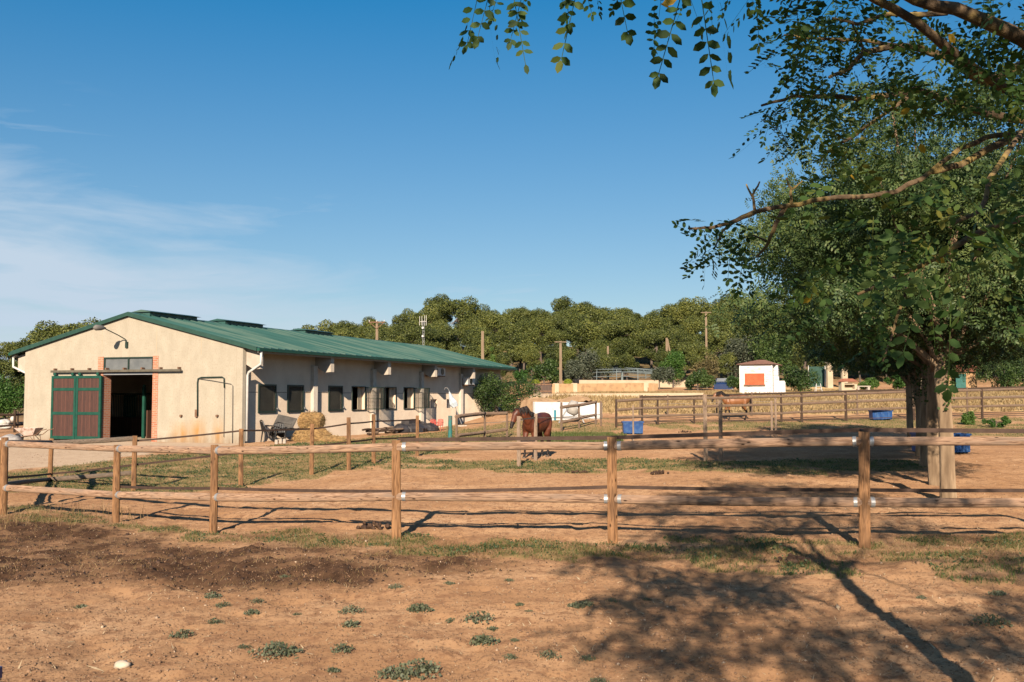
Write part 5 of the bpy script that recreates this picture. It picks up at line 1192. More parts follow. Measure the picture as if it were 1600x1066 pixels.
# wood and tarp heaps
p = onwall(600, 676, .9); hw = thing('log_pile', p, 'low pile of dark sticks and logs against the barn wall', 'log pile', rz=-A0)
pr_ = random.Random(4)
for i in range(16):
    y = pr_.uniform(-1.6, 1.4); z = .06 + .07 * (i % 4); x = pr_.uniform(-.3, .3); m = MB(); L_ = pr_.uniform(.5, 1.1); a = pr_.uniform(-.25, .25); m.log((x, y - L_ / 2, z), (x + a, y + L_ / 2, z + pr_.uniform(-.02, .06)), pr_.uniform(.035, .07), n=8, seg=4, bend=.03, seed=i); m.build('log', woodD if i % 3 else woodM, hw)
p = onwall(652, 668, .9); m = MB(); pr_ = random.Random(6)
for i in range(9): m.ball((pr_.uniform(-.3, .4), pr_.uniform(-1.7, 1.7), .12), (.45, .55, pr_.uniform(.22, .42)), 12, 7, wob=.2, seed=i)
m.box(-.35, .1, -1.2, .2, .3, .62); b_ = m.build('covered_heap', mat('dark_tarp', (.03, .028, .03), (.09, .08, .08), scale=3, rough=.5), None); b_.location = p; b_.rotation_euler = (0, 0, -A0); tag(b_, 'dark heap of junk under tarpaulin by the far part of the barn wall', 'heap')
redp = mat('red_plastic', (.50, .07, .05), (.62, .12, .09), rough=.4)
chair(onwall(679, 667, 1.3), R(-60), 'small red plastic chair near the barn wall, left of the parasol', redp, .72, group='red chairs by the wall')
chair(onwall(686, 667, 1.6), R(-110), 'small red plastic chair near the barn wall, nearest the parasol', redp, .72, group='red chairs by the wall')
# leaning parasol
p = onwall(716, 663, 1.2); pa = thing('folded_parasol', p, 'folded pale parasol leaning by the small window at the far end of the barn', 'parasol')
m = MB(); m.loft([(.25, 0, 0), (-.55, 0, 2.1), (-.62, 0, 2.2), (-.74, 0, 2.24), (-.80, 0, 2.12)], .018, n=7); m.build('pole', grey_m, pa)
m = MB(); m.loft([(-.52, 0, 2.0), (-.42, 0, 1.65), (-.28, 0, 1.35), (-.18, 0, 1.12)], [.03, .13, .22, .17], n=12, wob=.35, seed=3); m.build('canopy', mat('pale_cloth', (.42, .50, .58), (.62, .68, .72), scale=3), pa)
m = MB(); m.box(.0, .5, -.25, .25, 0, .07); m.build('base', concrete, pa)

# ------------------------------------------------------------------ feeders
def tub(px, pyb, pyt, wpx, label, open_front=True, depth=.5, p=None, size=None):
    b_ = at(px, pyb) if p is None else p; w = hpx(b_, wpx) if size is None else size[0]; h = hpx(b_, pyb - pyt) if size is None else size[1]
    r_ = thing('feed_tub', b_, label, 'feed tub', 'blue feed tubs')
    m = MB(); t = .03; w2 = w / 2
    vs = []
    def ring(x, y, z): return [(-x, -y, z), (x, -y, z), (x, y, z), (-x, y, z)]
    d2 = depth / 2
    vs = ring(w2 * .96, d2 * .95, .04) + ring(w2, d2, h) + ring(w2 - t, d2 - t, h) + ring(w2 * .96 - t, d2 * .95 - t, .08)
    fs = [(3, 2, 1, 0), (15, 12, 13, 14)]
    for k in range(4):
        k2 = (k + 1) % 4; fs += [(k, k2, 4 + k2, 4 + k), (4 + k, 4 + k2, 8 + k2, 8 + k), (8 + k, 8 + k2, 12 + k2, 12 + k)]
    m.add(vs, [tuple(f) for f in fs]); m.build('bin', bluep, r_)
    m = MB(); e = .035; z0, z1 = h - .05, h + .012
    m.box(-w2 - e, w2 + e, -d2 - e, -d2 - .003, z0, z1); m.box(-w2 - e, w2 + e, d2 + .003, d2 + e, z0, z1); m.box(-w2 - e, -w2 - .003, -d2 - .003, d2 + .003, z0, z1); m.box(w2 + .003, w2 + e, -d2 - .003, d2 + .003, z0, z1); m.build('rim', bluep, r_)
    for k in range(6):
        x = (-1 + 2 * k / 5) * w2 * .90; m = MB(); m.add([(x - .02, -d2 * .96 - .022, .05), (x + .02, -d2 * .96 - .022, .05), (x + .02, -d2 - .022, z0), (x - .02, -d2 - .022, z0), (x - .02, -d2 * .85 + .01, .05), (x + .02, -d2 * .85 + .01, .05), (x + .02, -d2 + .01, z0), (x - .02, -d2 + .01, z0)], [(0, 1, 2, 3), (0, 3, 7, 4), (1, 5, 6, 2), (0, 4, 5, 1), (3, 2, 6, 7)]); m.build('rib', bluep, r_)
    for sx in (-1, 1): m = MB(); m.box(sx * w2 * .7 - .05, sx * w2 * .7 + .05, -d2 * .7, d2 * .7, 0, .04); m.build('skid', black_plastic, r_)
    return r_
tub(988.5, 678.5, 659, 31, 'blue feed tub on the bare soil right of the dark bay horse')
tub(1376, 656.5, 641.5, 31, 'blue feed tub far back in front of the four rail fence', depth=.6)
tub(1440, 707, 677, 20, 'blue feed tub half hidden among the tree trunks', depth=.6)
tub(1496, 708, 678, 27, 'blue feed tub right behind the pale tree trunk', depth=.6)
tub(0, 0, 0, 0, 'blue feed tub cut off by the lower left corner of the photo', p=Vector((-3.20, 5.46, tz(-3.20, 5.46))), size=(.62, .33), depth=.40)

# ------------------------------------------------------------------ walls, gate, pale container
tanw = mat('wall_tan', (.50, .31, .16), (.60, .40, .22), scale=1.2, bump=.3, bscale=14, rough=.95, c3=(.42, .26, .14), s3=3)
palew = mat('wall_pale', (.60, .48, .33), (.70, .58, .42), scale=1.5, rough=.95, bump=.2)
def wall(name, label, a, c, zt, th=.25, mt=tanw, cop=None, pill=(), cat='wall', zb=None, zt2=None):
    """straight wall between ground points a and c with its top at height zt above each end"""
    a = Vector(a); c = Vector(c); d = (c - a); L_ = d.xy.length; ang = math.atan2(d.y, d.x); r_ = thing(name, a, label, cat, rz=ang)
    dz = c.z - a.z; zt2 = zt if zt2 is None else zt2
    vs = []
    for y in (-th / 2, th / 2): vs += [(0, y, -.5), (L_, y, -.5 + dz), (L_, y, dz + zt2), (0, y, zt)]
    m = MB(); m.add(vs, [(0, 1, 2, 3), (7, 6, 5, 4), (3, 2, 6, 7), (0, 3, 7, 4), (1, 5, 6, 2)]); m.build('wall', mt, r_)
    if cop:
        vs = []
        for y in (-th / 2 - .05, th / 2 + .05): vs += [(-.03, y, zt + .003), (L_ + .03, y, dz + zt2 + .003), (L_ + .03, y, dz + zt2 + .12), (-.03, y, zt + .12)]
        m = MB(); m.add(vs, [(0, 1, 2, 3), (7, 6, 5, 4), (3, 2, 6, 7), (0, 3, 7, 4), (1, 5, 6, 2), (0, 4, 5, 1)]); m.build('coping', cop, r_)
    for u in pill:
        x = L_ * u; z = dz * u + zt + (zt2 - zt) * u; m = MB(); m.box(x - .17, x + .17, -th / 2 - .06, th / 2 + .06, -.5 + dz * u, z + .04); m.build('pillar', palew, r_)
    return r_
def gpt(px, Yd): x = (px - 800) / FOC * Yd; return Vector((x, Yd, tz(x, Yd)))
def topz(py, p): return CAMH + (620 - py) * p.y / FOC - p.z
a = gpt(864, 82); c = gpt(1010, 86); c2 = gpt(1026, 92)
wall('garden_wall', 'long tan garden wall with pale pillars right of the brown gate', a, c, topz(600, a), pill=(.03, .22, .98), zt2=topz(598.5, c))
wall('garden_wall', 'short return of the tan wall at its right end', c + Vector((.3, 0, 0)), c2, topz(599, c), zt2=topz(599.5, c2))
a = gpt(812, 82); c = gpt(827, 82); wall('garden_wall', 'short tan wall section left of the brown gate', a, c, topz(600, a))
a = gpt(905, 97); c = gpt(1075, 97); wall('garden_wall', 'low pale wall below the metal frames', a, c, topz(594, a), mt=palew, zt2=topz(594.5, c))
a = gpt(852, 74); c = gpt(1098, 71); wall('low_wall', 'low pale kerb wall along the near edge of the terrace', a, c, topz(615.5, a), mt=palew, zt2=topz(614, c), th=.5)
g = gpt(829.5, 82.1); ga = thing('double_gate', g, 'closed brown wooden double gate between two tan pillars', 'gate'); gh = topz(599.5, g)
for k in range(2):
    m = MB(); w = .84; x0 = k * (w + .02); m.box(x0, x0 + w, -.03, .03, -.15, gh); lf = m.build('gate_leaf', plankmat('gate_planks', (.05, .028, .02), (.13, .075, .05), .14) if k == 0 else bpy.data.materials['gate_planks'], ga)
    m = MB(); m.box(x0, x0 + w, -.06, -.034, gh - .12, gh - .02); m.box(x0, x0 + w, -.06, -.034, .15, .25); m.build('crossbar', rust, lf)
# rocks beside the gate
for k, (px, py, r_) in enumerate(((841, 622, .42), (850, 623, .32), (832, 626, .3), (858, 621, .22))):
    m = MB(); m.ball((0, 0, .1), (r_, r_ * .8, r_ * .75), 10, 7, wob=.25, seed=k); b_ = m.build('boulder', mat('tan_rock', (.38, .28, .19), (.52, .40, .28), scale=4, bump=.5), None); b_.location = at(px, py); tag(b_, 'rough tan boulder on the bank below the brown gate', 'rock', 'boulders by the gate')
# white wall under the bank, with its earth top
whitep = mat('white_paint', (.74, .72, .70), (.82, .80, .77), scale=3, rough=.7, c3=(.60, .55, .48), s3=5, t3=(.6, .75))
a = at(834, 659.5); c = at(929, 654); a.z = tz(a.x, a.y)
ww = wall('white_wall', 'low white painted wall of the manure bay behind the horse, with a rounded right end', a, c, topz(628, a), mt=whitep, zt2=topz(629, c), th=.2, cop=None)
e = c - a; L_ = e.xy.length; zE = c.z - a.z
m = MB(); m.loft([(L_ + .02, .0, zE - .4), (L_ + .02, 0, zE + topz(629.5, c))], .42, n=20); m.build('round_end', whitep, ww, smooth=False)
m = MB(); m.log((L_ * .32, -.16, -.2), (L_ * .32, -.16, topz(641, a)), .06); m.build('blue_stay', mat('paint_teal', (.03, .22, .30), (.05, .30, .38)), ww)
bn = MB(); H0 = topz(628, a) - .04
for k in range(12):
    pass
V_ = []; nxx, nyy = 40, 9; rgx = random.Random(2)
for j in range(nyy):
    for i in range(nxx):
        u = i / (nxx - 1); v = j / (nyy - 1); V_.append((u * L_,   .11 + v * 2.2, H0 - .06 + zE * u + .22 * math.sin(math.pi * min(1, v * 1.15)) * (1 + .4 * math.sin(u * 9)) + rgx.uniform(-.05, .05) - (.55 * v if v > .8 else 0) if 0 < i < nxx - 1 else -.6))
bn.add(V_, [(j * nxx + i, j * nxx + i + 1, (j + 1) * nxx + i + 1, (j + 1) * nxx + i) for j in range(nyy - 1) for i in range(nxx - 1)])
b_ = bn.build('earth_bank', mat('bank_soil', (.24, .15, .085), (.42, .28, .16), scale=2.5, bump=.8, bscale=12, rough=1), None, smooth=True); b_.location = a; b_.rotation_euler = (0, 0, math.atan2(e.y, e.x)); tag(b_, kind='structure')
# cement mixer against the white wall
p = at(895, 661); cm = thing('cement_mixer', p, 'small grey cement mixer on thin legs in front of the white wall', 'cement mixer'); p_ = .9
m = MB(); m.loft([(-.1, 0, .45), (-.05, 0, .55), (0, 0, .78), (.05, 0, .98), (.10, 0, 1.18)], [.18, .32, .36, .30, .18], n=16); m.build('drum', mat('mixer_grey', (.38, .35, .31), (.5, .46, .41), scale=6), cm, smooth=True)
m = MB()
for x0, x1 in ((-.15, -.75), (.15, .6)):
    for y in (-.25, .25): m.loft([(x0, y, 1.0), (x1, y * 1.2, 0)], .022, n=6)
m.loft([(-.6, 0, .3), (.5, 0, .3)], .02, n=6); m.build('stand', grey_m, cm)

# ------------------------------------------------------------------ poles and mast
polem = mat('pole_wood', (.24, .17, .11), (.38, .28, .19), scale=8, stretch=(1, 1, .12), bump=.3, rough=.9)
def pole(px, top, Yd, r, label, cross=None, brace=None, base=None):
    b_ = gpt(px, Yd); h = topz(top, b_); r_ = thing('utility_pole', b_, label, 'pole'); m = MB(); m.log((0, 0, -.4), (0, 0, h), r * 1.15, r * .85, n=10, seg=6); m.build('shaft', polem, r_)
    if cross == 'v':
        m = MB(); w = .75
        for s in (-1, 1): m.loft([(0, -r, h - .75), (s * w, -r, h - .1)], .04, n=6)
        m.box(-w * 1.05, w * 1.05, -r - .10, -r - .04, h - .16, h - .06); m.build('crossarm', rust, r_)
        for x in (-w, 0, w): m = MB(); m.loft([(x, -r - .07, h - .06), (x, -r - .07, h + .02), (x, -r - .07, h + .12)], [.03, .05, .03], n=8); m.build('insulator', white_m, r_)
    if cross == 't': m = MB(); m.box(-.55, .55, -r - .06, -r - .003, h - .14, h - .05); m.build('crossarm', polem, r_)
    if brace: m = MB(); m.log((brace, 0, -.3), (.05, -r, h * .97), r * .7, n=8); m.build('brace', polem, r_)
    return r_
pole(588.5, 502, 100, .14, 'wooden power pole with a V shaped crossarm behind the barn roof', 'v')
pole(754, 517.5, 92, .14, 'bare thick wooden pole beside the slender cypress')
pole(876, 533, 92, .12, 'wooden pole with a tiny crossarm behind the tan wall', 't')
pole(950, 541, 104, .11, 'short grey pole behind the olive tree', None)
pole(1042, 528, 104, .12, 'braced wooden pole above the round green tree', None, brace=1.0)
pole(1104, 487, 104, .11, 'tall power pole with a crossarm standing out on the wood left of the near tree', 't')
b_ = gpt(661, 96); h = topz(494, b_); ms = thing('antenna_mast', b_, 'thin steel antenna mast with white dishes behind the barn roof', 'mast')
m = MB()
for a in range(3): an = a * 2.094; m.loft([(.13 * math.cos(an), .13 * math.sin(an), 0), (.09 * math.cos(an), .09 * math.sin(an), h - .4)], .016, n=5)
k = 0
while k < h - .7:
    for a in range(3): a1 = a * 2.094; a2 = a1 + 2.094; m.loft([(.11 * math.cos(a1), .11 * math.sin(a1), k), (.11 * math.cos(a2), .11 * math.sin(a2), k + .35)], .009, n=4)
    k += .35
m.build('lattice', grey_m, ms)
for x, y in ((-.35, 0), (.3, -.1), (.12, .15), (-.12, -.12)): m = MB(); m.box(x - .016, x + .016, y - .016, y + .016, h - .9, h + (.1 if x > 0 else 0)); m.box(min(x, 0), max(x, 0) + .01, y - .012, y + .012, h - .55, h - .52); m.build('antenna', white_m, ms)
for z in (h - 1.15, h - 1.95, h - 3.1): m = MB(); m.loft([(-.03, -.15, z), (-.03, -.30, z), (-.03, -.33, z)], [.05, .11, .09], n=14); m.build('dish', white_m, ms)

# ------------------------------------------------------------------ horse walker (metal frames)
b_ = gpt(972, 103); wk = thing('horse_walker', b_, 'round horse walker of bluish steel trusses above the low pale wall', 'horse walker'); Rw = 4.7
hz = topz(579, b_); steel = mat('steel_blue_grey', (.16, .20, .21), (.26, .31, .31), scale=5, rough=.5)
for k in range(14):
    a = k * 2 * math.pi / 14; x, y = Rw * math.cos(a), Rw * math.sin(a); m = MB(); m.loft([(x, y, -.4), (x, y, hz)], .035, n=6); m.build('post', steel, wk)
    m = MB(); m.loft([(x, y, hz), (x * .5, y * .5, hz + .12), (x * .08, y * .08, hz + .30)], .03, n=5); m.loft([(x, y, hz - .30), (x * .5, y * .5, hz - .26), (x * .08, y * .08, hz - .2)], .025, n=5)
    for q_ in range(6): u = 1 - q_ * .15; m.loft([(x * u, y * u, hz - .28), (x * (u - .075), y * (u - .075), hz + .04)], .014, n=4)
    m.build('roof_truss', steel, wk)
m = MB()
for z in (hz, hz - .28, hz - .7): m.loft([(Rw * math.cos(a * math.pi / 18), Rw * math.sin(a * math.pi / 18), z) for a in range(37)], .03, n=5, cap=False)
m.build('ring_rail', steel, wk); m = MB(); m.loft([(0, 0, -.4), (0, 0, hz + .4)], .12, n=12); m.build('hub', steel, wk)
b_ = gpt(902, 99); m = MB(); m.ball((0, 0, topz(594, b_)), (.5, .4, .42), 12, 8, wob=.12); s_ = m.build('covered_box', mat('black_cover', (.02, .018, .02)), None); s_.location = b_; tag(s_, 'dark covered lump on top of the tan wall by the right ball shrub', 'cover')

# ------------------------------------------------------------------ kiosk
kb = gpt(1181, 76); ks = thing('kiosk', kb, 'small white timber kiosk with an orange red shutter and brown hipped roof', 'kiosk', rz=R(-24))
kh = topz(570, kb); PXM = 76 / FOC; hw_ = 25 * PXM; kd = 3.0
kiosk_w = mat('white_boards', (.76, .73, .70), (.84, .81, .78), scale=4, rough=.75, c3=(.42, .36, .30), s3=5, t3=(.55, .68), stretch=(.4, 1, 2.5))
m = MB()
z = -.3; k = 0
oy0, oy1 = kh - (587 - 570) * PXM * 1.0, kh
zs0, zs1 = topz(601, kb), topz(584.5, kb); xs0, xs1 = (1164 - 1181) * PXM, (1194 - 1181) * PXM
def rectwall(m, x0, x1, y, h): m.add([(x0, y, -.4), (x1, y, -.4), (x1, y, h), (x0, y, h)], [(0, 1, 2, 3)])
m.box(-hw_, hw_, 0, kd, -.4, kh); m.build('wall', kiosk_w, ks)
m = MB(); zz = .0
while zz < kh - .1: m.box(-hw_ - .03, hw_ + .03, -.03, kd, zz, zz + .115); zz += .145
m.build('weatherboard', kiosk_w, ks)
for x in (-hw_ - .02, hw_ - .10): m = MB(); m.box(x, x + .12, -.05, .05, -.4, kh - .003); m.build('corner_board', whitep, ks)
m = MB(); zz = zs0
while zz < zs1 - .02: m.box(xs0, xs1, -.07, -.03, zz, zz + .085); zz += .095
sh_ = m.build('shutter', mat('shutter_orange', (.60, .10, .035), (.72, .16, .06), scale=3, rough=.6), ks)
m = MB(); m.box(xs0 - .06, xs1 + .06, -.16, -.014, zs0 - .10, zs0 - .01); m.build('sill', rust, sh_); m = MB(); m.box(xs0 - .08, xs1 + .08, -.05, -.014, zs1 + .01, zs1 + .10); m.box(xs0 - .08, xs0 - .01, -.05, -.014, zs0, zs1 + .01); m.box(xs1 + .01, xs1 + .08, -.05, -.014, zs0, zs1 + .01); m.build('shutter_frame', whitep, sh_)
m = MB(); ap = topz(563.5, kb) ; e_ = .22; x0, x1 = -hw_ - e_, hw_ + .25; y0, y1 = -e_, kd + e_; xc = -.0 + .15; ycs = (y0 + y1) / 2
m.add([(x0, y0, kh + .0), (x1, y0, kh), (x1, y1, kh), (x0, y1, kh), (xc - .25, ycs, ap + .1), (xc + .25, ycs, ap + .1), (x0, y0, kh + .05), (x1, y0, kh + .05), (x1, y1, kh + .05), (x0, y1, kh + .05)], [(6, 7, 5, 4), (7, 8, 5), (8, 9, 4, 5), (9, 6, 4), (3, 2, 1, 0), (0, 1, 7, 6), (1, 2, 8, 7), (2, 3, 9, 8), (3, 0, 6, 9)]); m.build('roof', mat('roof_brown', (.13, .065, .045), (.22, .12, .085), scale=6, rough=.9, bump=.4), ks)
m = MB(); m.box(hw_ + .02, hw_ + .35, .5, .62, -.4, kh - .05); m.box(hw_ + .40, hw_ + .80, .65, .71, -.3, kh * .46); m.build('porch_panel', kiosk_w, ks)
m = MB(); m.box(hw_ + .34, hw_ + .395, .60, .70, -.3, kh * .60); m.box(hw_ + .805, hw_ + .86, .60, .70, -.3, kh * .42); m.build('porch_post', whitep, ks)

# ------------------------------------------------------------------ far right: pillars, barbecue, ladder, shed, car
for k, (px, t_, la) in enumerate(((1296, 568, 'left pale square gate pillar above the brown bank'), (1319, 569, 'right pale square gate pillar above the brown bank'))):
    b_ = gpt(px, 96); h = topz(t_, b_); r_ = thing('gate_pillar', b_, la, 'pillar'); m = MB(); m.box(-.25, .25, -.25, .25, -.4, h); m.build('shaft', palew, r_); m = MB(); m.box(-.31, .31, -.31, .31, h + .003, h + .12); m.build('cap', palew, r_)
b_ = gpt(1276, 98); r_ = thing('mesh_gate', b_, 'dark green netted gate left of the pale pillars', 'gate'); m = MB(); m.box(-.75, .75, -.01, .01, 0, 2.0); m.build('netting', mat('net_green', (.02, .06, .045), (.035, .09, .065)), r_); m = MB(); m.box(.78, .86, -.05, .04, -.2, 2.1); m.box(-.84, -.78, -.05, .04, -.2, 2.1); m.build('gate_frame', white_m, r_)
b_ = gpt(1335, 84); r_ = thing('barbecue', b_, 'outdoor brick barbecue with a dark hood and side counter', 'barbecue'); P_m = 84 / FOC; h = topz(592, b_)
m = MB(); m.box(-1.1, -.85, 0, .8, -.3, h - .25); m.box(-.0, .2, 0, .8, -.3, h - .45); m.box(-.85, 0, .6, .8, -.3, h - .35); m.box(-.85, 0, 0, .6, -.3, .35); m.box(-.85, 0, 0, .58, .72, .80); m.build('brickwork', palew, r_)
m = MB(); m.add([(-1.2, -.1, h - .24), (.3, -.1, h - .24), (.3, .9, h - .24), (-1.2, .9, h - .24), (-.8, .2, h + .02), (-.1, .2, h + .02), (-.1, .7, h + .02), (-.8, .7, h + .02)], [(0, 1, 5, 4), (1, 2, 6, 5), (2, 3, 7, 6), (3, 0, 4, 7), (4, 5, 6, 7), (3, 2, 1, 0)]); m.build('hood', terra, r_)
m = MB(); m.box(.2, 1.35, 0, .7, topz(603, b_) - .08, topz(603, b_)); m.box(.25, .42, .05, .65, -.3, topz(603, b_) - .09); m.box(1.12, 1.3, .05, .65, -.3, topz(603, b_) - .09); m.build('counter', concrete, r_)
b_ = at(1279, 616.5); h = hpx(b_, 17); r_ = thing('step_ladder', b_, 'white A shaped step ladder behind the rail fence', 'ladder')
for s in (-1, 1):
    m = MB(); m.loft([(s * .27, -.22, 0), (s * .15, 0, h)], .022, n=6); m.build('side_rail', white_m, r_); m = MB(); m.loft([(s * .27, .30, 0), (s * .15, .02, h)], .018, n=6); m.build('rear_leg', white_m, r_)
for k in range(3): u = .25 + k * .25; m = MB(); x = .27 - .12 * u; m.box(-x, x, -.22 * (1 - u) - .05, -.22 * (1 - u) + .03, h * u - .015, h * u + .015); m.build('step', white_m, r_)
b_ = gpt(1483, 88); P_m = 88 / FOC; r_ = thing('garden_shed', b_, 'small tan shed with a green door and red tiled roof on the right', 'shed'); zt1 = topz(581, b_); zt2_ = topz(583, b_)
x1 = (1526 - 1483) * P_m
def shedquad(m, x0, xx, y0, z0): pass
m = MB(); xd0, xd1 = (1486 - 1483) * P_m, (1509 - 1483) * P_m; zd = topz(584, b_)
m.box(-2.2, xd0, 0, .15, -.3, zt1); m.box(xd1, x1, 0, .15, -.3, zt1); m.box(xd0, xd1, 0, .15, zd, zt1); m.box(x1 - .15, x1, .153, 2.4, -.3, zt1); m.box(-2.2, -2.05, .153, 2.4, -.3, zt1); m.box(-2.2, x1, 2.403, 2.5, -.3, zt1); m.build('wall', tanw, r_)
m = MB(); m.box(xd0 + .42, xd1 - .003, .03, .08, -.1, zd - .003); m.build('door', mat('door_teal', (.03, .12, .11), (.05, .17, .15)), r_)
m = MB(); vs = []
for y, dz in ((-.35, 0), (2.8, .75)): vs += [(-2.5, y, zt1 + .01 + dz), (x1 + .45, y, zt1 + .01 + dz), (x1 + .45, y, zt1 + .12 + dz), (-2.5, y, zt1 + .12 + dz)]
m.add(vs, [(0, 1, 2, 3), (7, 6, 5, 4), (3, 2, 6, 7), (0, 4, 5, 1), (0, 3, 7, 4), (1, 5, 6, 2)]); rf_ = m.build('roof', terra, r_)
m = MB(); x = -2.4
while x < x1 + .42: m.loft([(x, -.37, zt1 + .13), (x, 2.8, zt1 + .88)], .07, n=7); x += .2
m.build('roof_tiles', terra, rf_)
m = MB(); m.box(-2.5, -1.2, -.1, -.003, 0, 1.2); m.build('pale_panel', palew, r_)
# blue car half hidden by bushes
b_ = gpt(1131, 94); b_.z += -.45; r_ = thing('parked_car', b_, 'dark blue car parked among the bushes left of the kiosk', 'car', rz=R(75)); cblue = mat('car_blue', (.012, .03, .10), (.02, .045, .13), rough=.25, spec=.6)
m = MB(); pr_ = [(-2.0, .35), (-2.0, .85), (-1.85, .98), (-.9, 1.05), (-.3, 1.42), (1.0, 1.45), (1.75, 1.05), (2.05, .95), (2.05, .35)]
vs = [(x, -.8 + (.12 if z > 1.2 else 0), z) for x, z in pr_] + [(x, .8 - (.12 if z > 1.2 else 0), z) for x, z in pr_]; n_ = len(pr_)
m.add(vs, [tuple(range(n_)), tuple(range(2 * n_ - 1, n_ - 1, -1))] + [(k, (k + 1) % n_, n_ + (k + 1) % n_, n_ + k) for k in range(n_)]); m.build('body', cblue, r_, smooth=False)
m = MB(); m.add([(-.86, -.66, 1.09), (-.86, .66, 1.09), (-.33, .60, 1.41), (-.33, -.60, 1.41)], [(0, 1, 2, 3)]); m.v = [(a - .012, b, c + .012) for a, b, c in m.v]; m.build('windscreen', glassm, r_)
for x in (-1.3, 1.3):
    for y in (-.78, .78): m = MB(); m.loft([(x, y - .1, .32), (x, y + .1, .32)], .32, n=18); w_ = m.build('wheel', black_plastic, r_); m = MB(); m.loft([(x, y - .11, .32), (x, y + .11, .32)], .18, n=14); m.build('rim', grey_m, w_)

# ------------------------------------------------------------------ ground cover
rg = np.random.default_rng(101)
def blades(name, m_, N_, xr, yr, densf, hgt, wid, label, cat, powy=1.0, lean=.5, seed=1, kmax=1.0, tuft=1):
    rg = np.random.default_rng(seed); u = rg.random(N_); y = yr[0] * (yr[1] / yr[0]) ** u if powy else rg.uniform(*yr, N_)
    x = rg.uniform(-1, 1, N_) * (.60 * y + .5) if xr is None else rg.uniform(*xr, N_)
    keep = rg.random(N_) < densf(x, y) * kmax; x = x[keep]; y = y[keep]
    if tuft > 1: x = np.repeat(x, tuft) + rg.normal(size=len(x) * tuft) * .025; y = np.repeat(y, tuft) + rg.normal(size=len(y) * tuft) * .025
    z = gz(x, y) - .004; n_ = len(x)
    sc2 = np.clip(y / 22, 1, 3.0); h = hgt * rg.uniform(.4, 1.25, n_) * np.clip(sc2, 1, 1.5); w = wid * sc2 * rg.uniform(.6, 1.3, n_)
    a = rg.uniform(0, 6.28, n_); l = rg.normal(size=(n_, 2)) * lean * h[:, None]
    dx = np.cos(a) * w; dy = np.sin(a) * w
    b0 = np.stack([x - dx, y - dy, z], -1); b1 = np.stack([x + dx, y + dy, z], -1)
    m1 = np.stack([x + dx * .8 + l[:, 0] * .35, y + dy * .8 + l[:, 1] * .35, z + h * .6], -1); m0 = np.stack([x - dx * .8 + l[:, 0] * .35, y - dy * .8 + l[:, 1] * .35, z + h * .6], -1)
    tp = np.stack([x + l[:, 0], y + l[:, 1], z + h], -1); tp2 = tp + np.stack([dx * .15, dy * .15, 0 * z], -1)
    V = np.stack([b0, b1, m1, m0, tp2, tp], 1).reshape(-1, 3); k = np.arange(n_)[:, None] * 6
    F = np.concatenate([k + np.array([[0, 1, 2, 3]]), k + np.array([[3, 2, 4, 5]])]); o_ = npmesh(name, V, F, m_); tag(o_, label, cat, kind='stuff'); return o_
blades('green_grass', grassg, 420000, None, (9.5, 62), grass_density, .050, .0035, 'short patchy green grass along the fences and paddock edges', 'grass', seed=3, lean=.6)
blades('dry_grass', grassd, 340000, None, (9.0, 50), lambda x, y: np.clip(grass_density(x, y) * .35 + muck_density(x, y) * .24 * sm(fbm(x * 3, y * 3, 3, 88), .4, .6) + mask(x, y, 'fence', .9) * .75, 0, 1), .05, .0024, 'dry straw coloured grass among the green along the fences', 'grass', seed=4, lean=1.0)
blades('dry_field_grass', grassd, 120000, (-5, 60), (57, 90), lambda x, y: dry_density(x, y) * .8, .14, .010, 'tall dry grass on the straw coloured field beyond the rails', 'grass', seed=5, lean=.25, powy=0)
blades('tall_dry_tuft', grassd, 9000, None, (13.5, 19), lambda x, y: (np.hypot(x + 8.0, y - 17.2) < 1.5) * .8 + (np.hypot(x + 6.6, y - 17.2) < .5) * .6, .22, .003, 'clump of tall dry grass by the corner posts at left', 'grass', seed=6, lean=.3)
blades('lush_grass', grassg, 90000, (1, 7), (33, 46), lambda x, y: mask(x, y, 'lush', 1.3, 2.0) * .9, .085, .006, 'lush green grass right of the dark bay horse', 'grass', seed=7, lean=.3, powy=0)
# leafy weeds mats along the fence lines: flat little leaves
def mats(name, m_, N_, densf, yr, size, seed, label):
    rg = np.random.default_rng(seed); y = yr[0] * (yr[1] / yr[0]) ** rg.random(N_); x = rg.uniform(-1, 1, N_) * (.60 * y + .5)
    c = sm(fbm(x * 2.3 + 40, y * 2.3, 4, 61), .50, .60); keep = rg.random(N_) < densf(x, y) * c; x = x[keep]; y = y[keep]; n_ = len(x); z = gz(x, y) + rg.random(n_) ** 1.5 * .05
    V, F = instance(QUAD_V * np.array([1, 1.5, 1]), QUAD_F, rotmats(rg, n_, np.array([0, -.3, 1.0])), rg.uniform(.6, 1.3, n_) * size * np.clip(y / 18, 1, 2.2), np.stack([x, y, z], -1)); o_ = npmesh(name, V, F, m_); tag(o_, label, 'ground cover', kind='stuff')
mats('leafy_ground_cover', leafmat('mat_leaves', [(.03, .05, .02), (.06, .095, .035), (.10, .14, .05)], trans=.15, clump=2), 320000, lambda x, y: grass_density(x, y), (10, 40), .028, 71, 'patches of small green leaves at the foot of the fences')
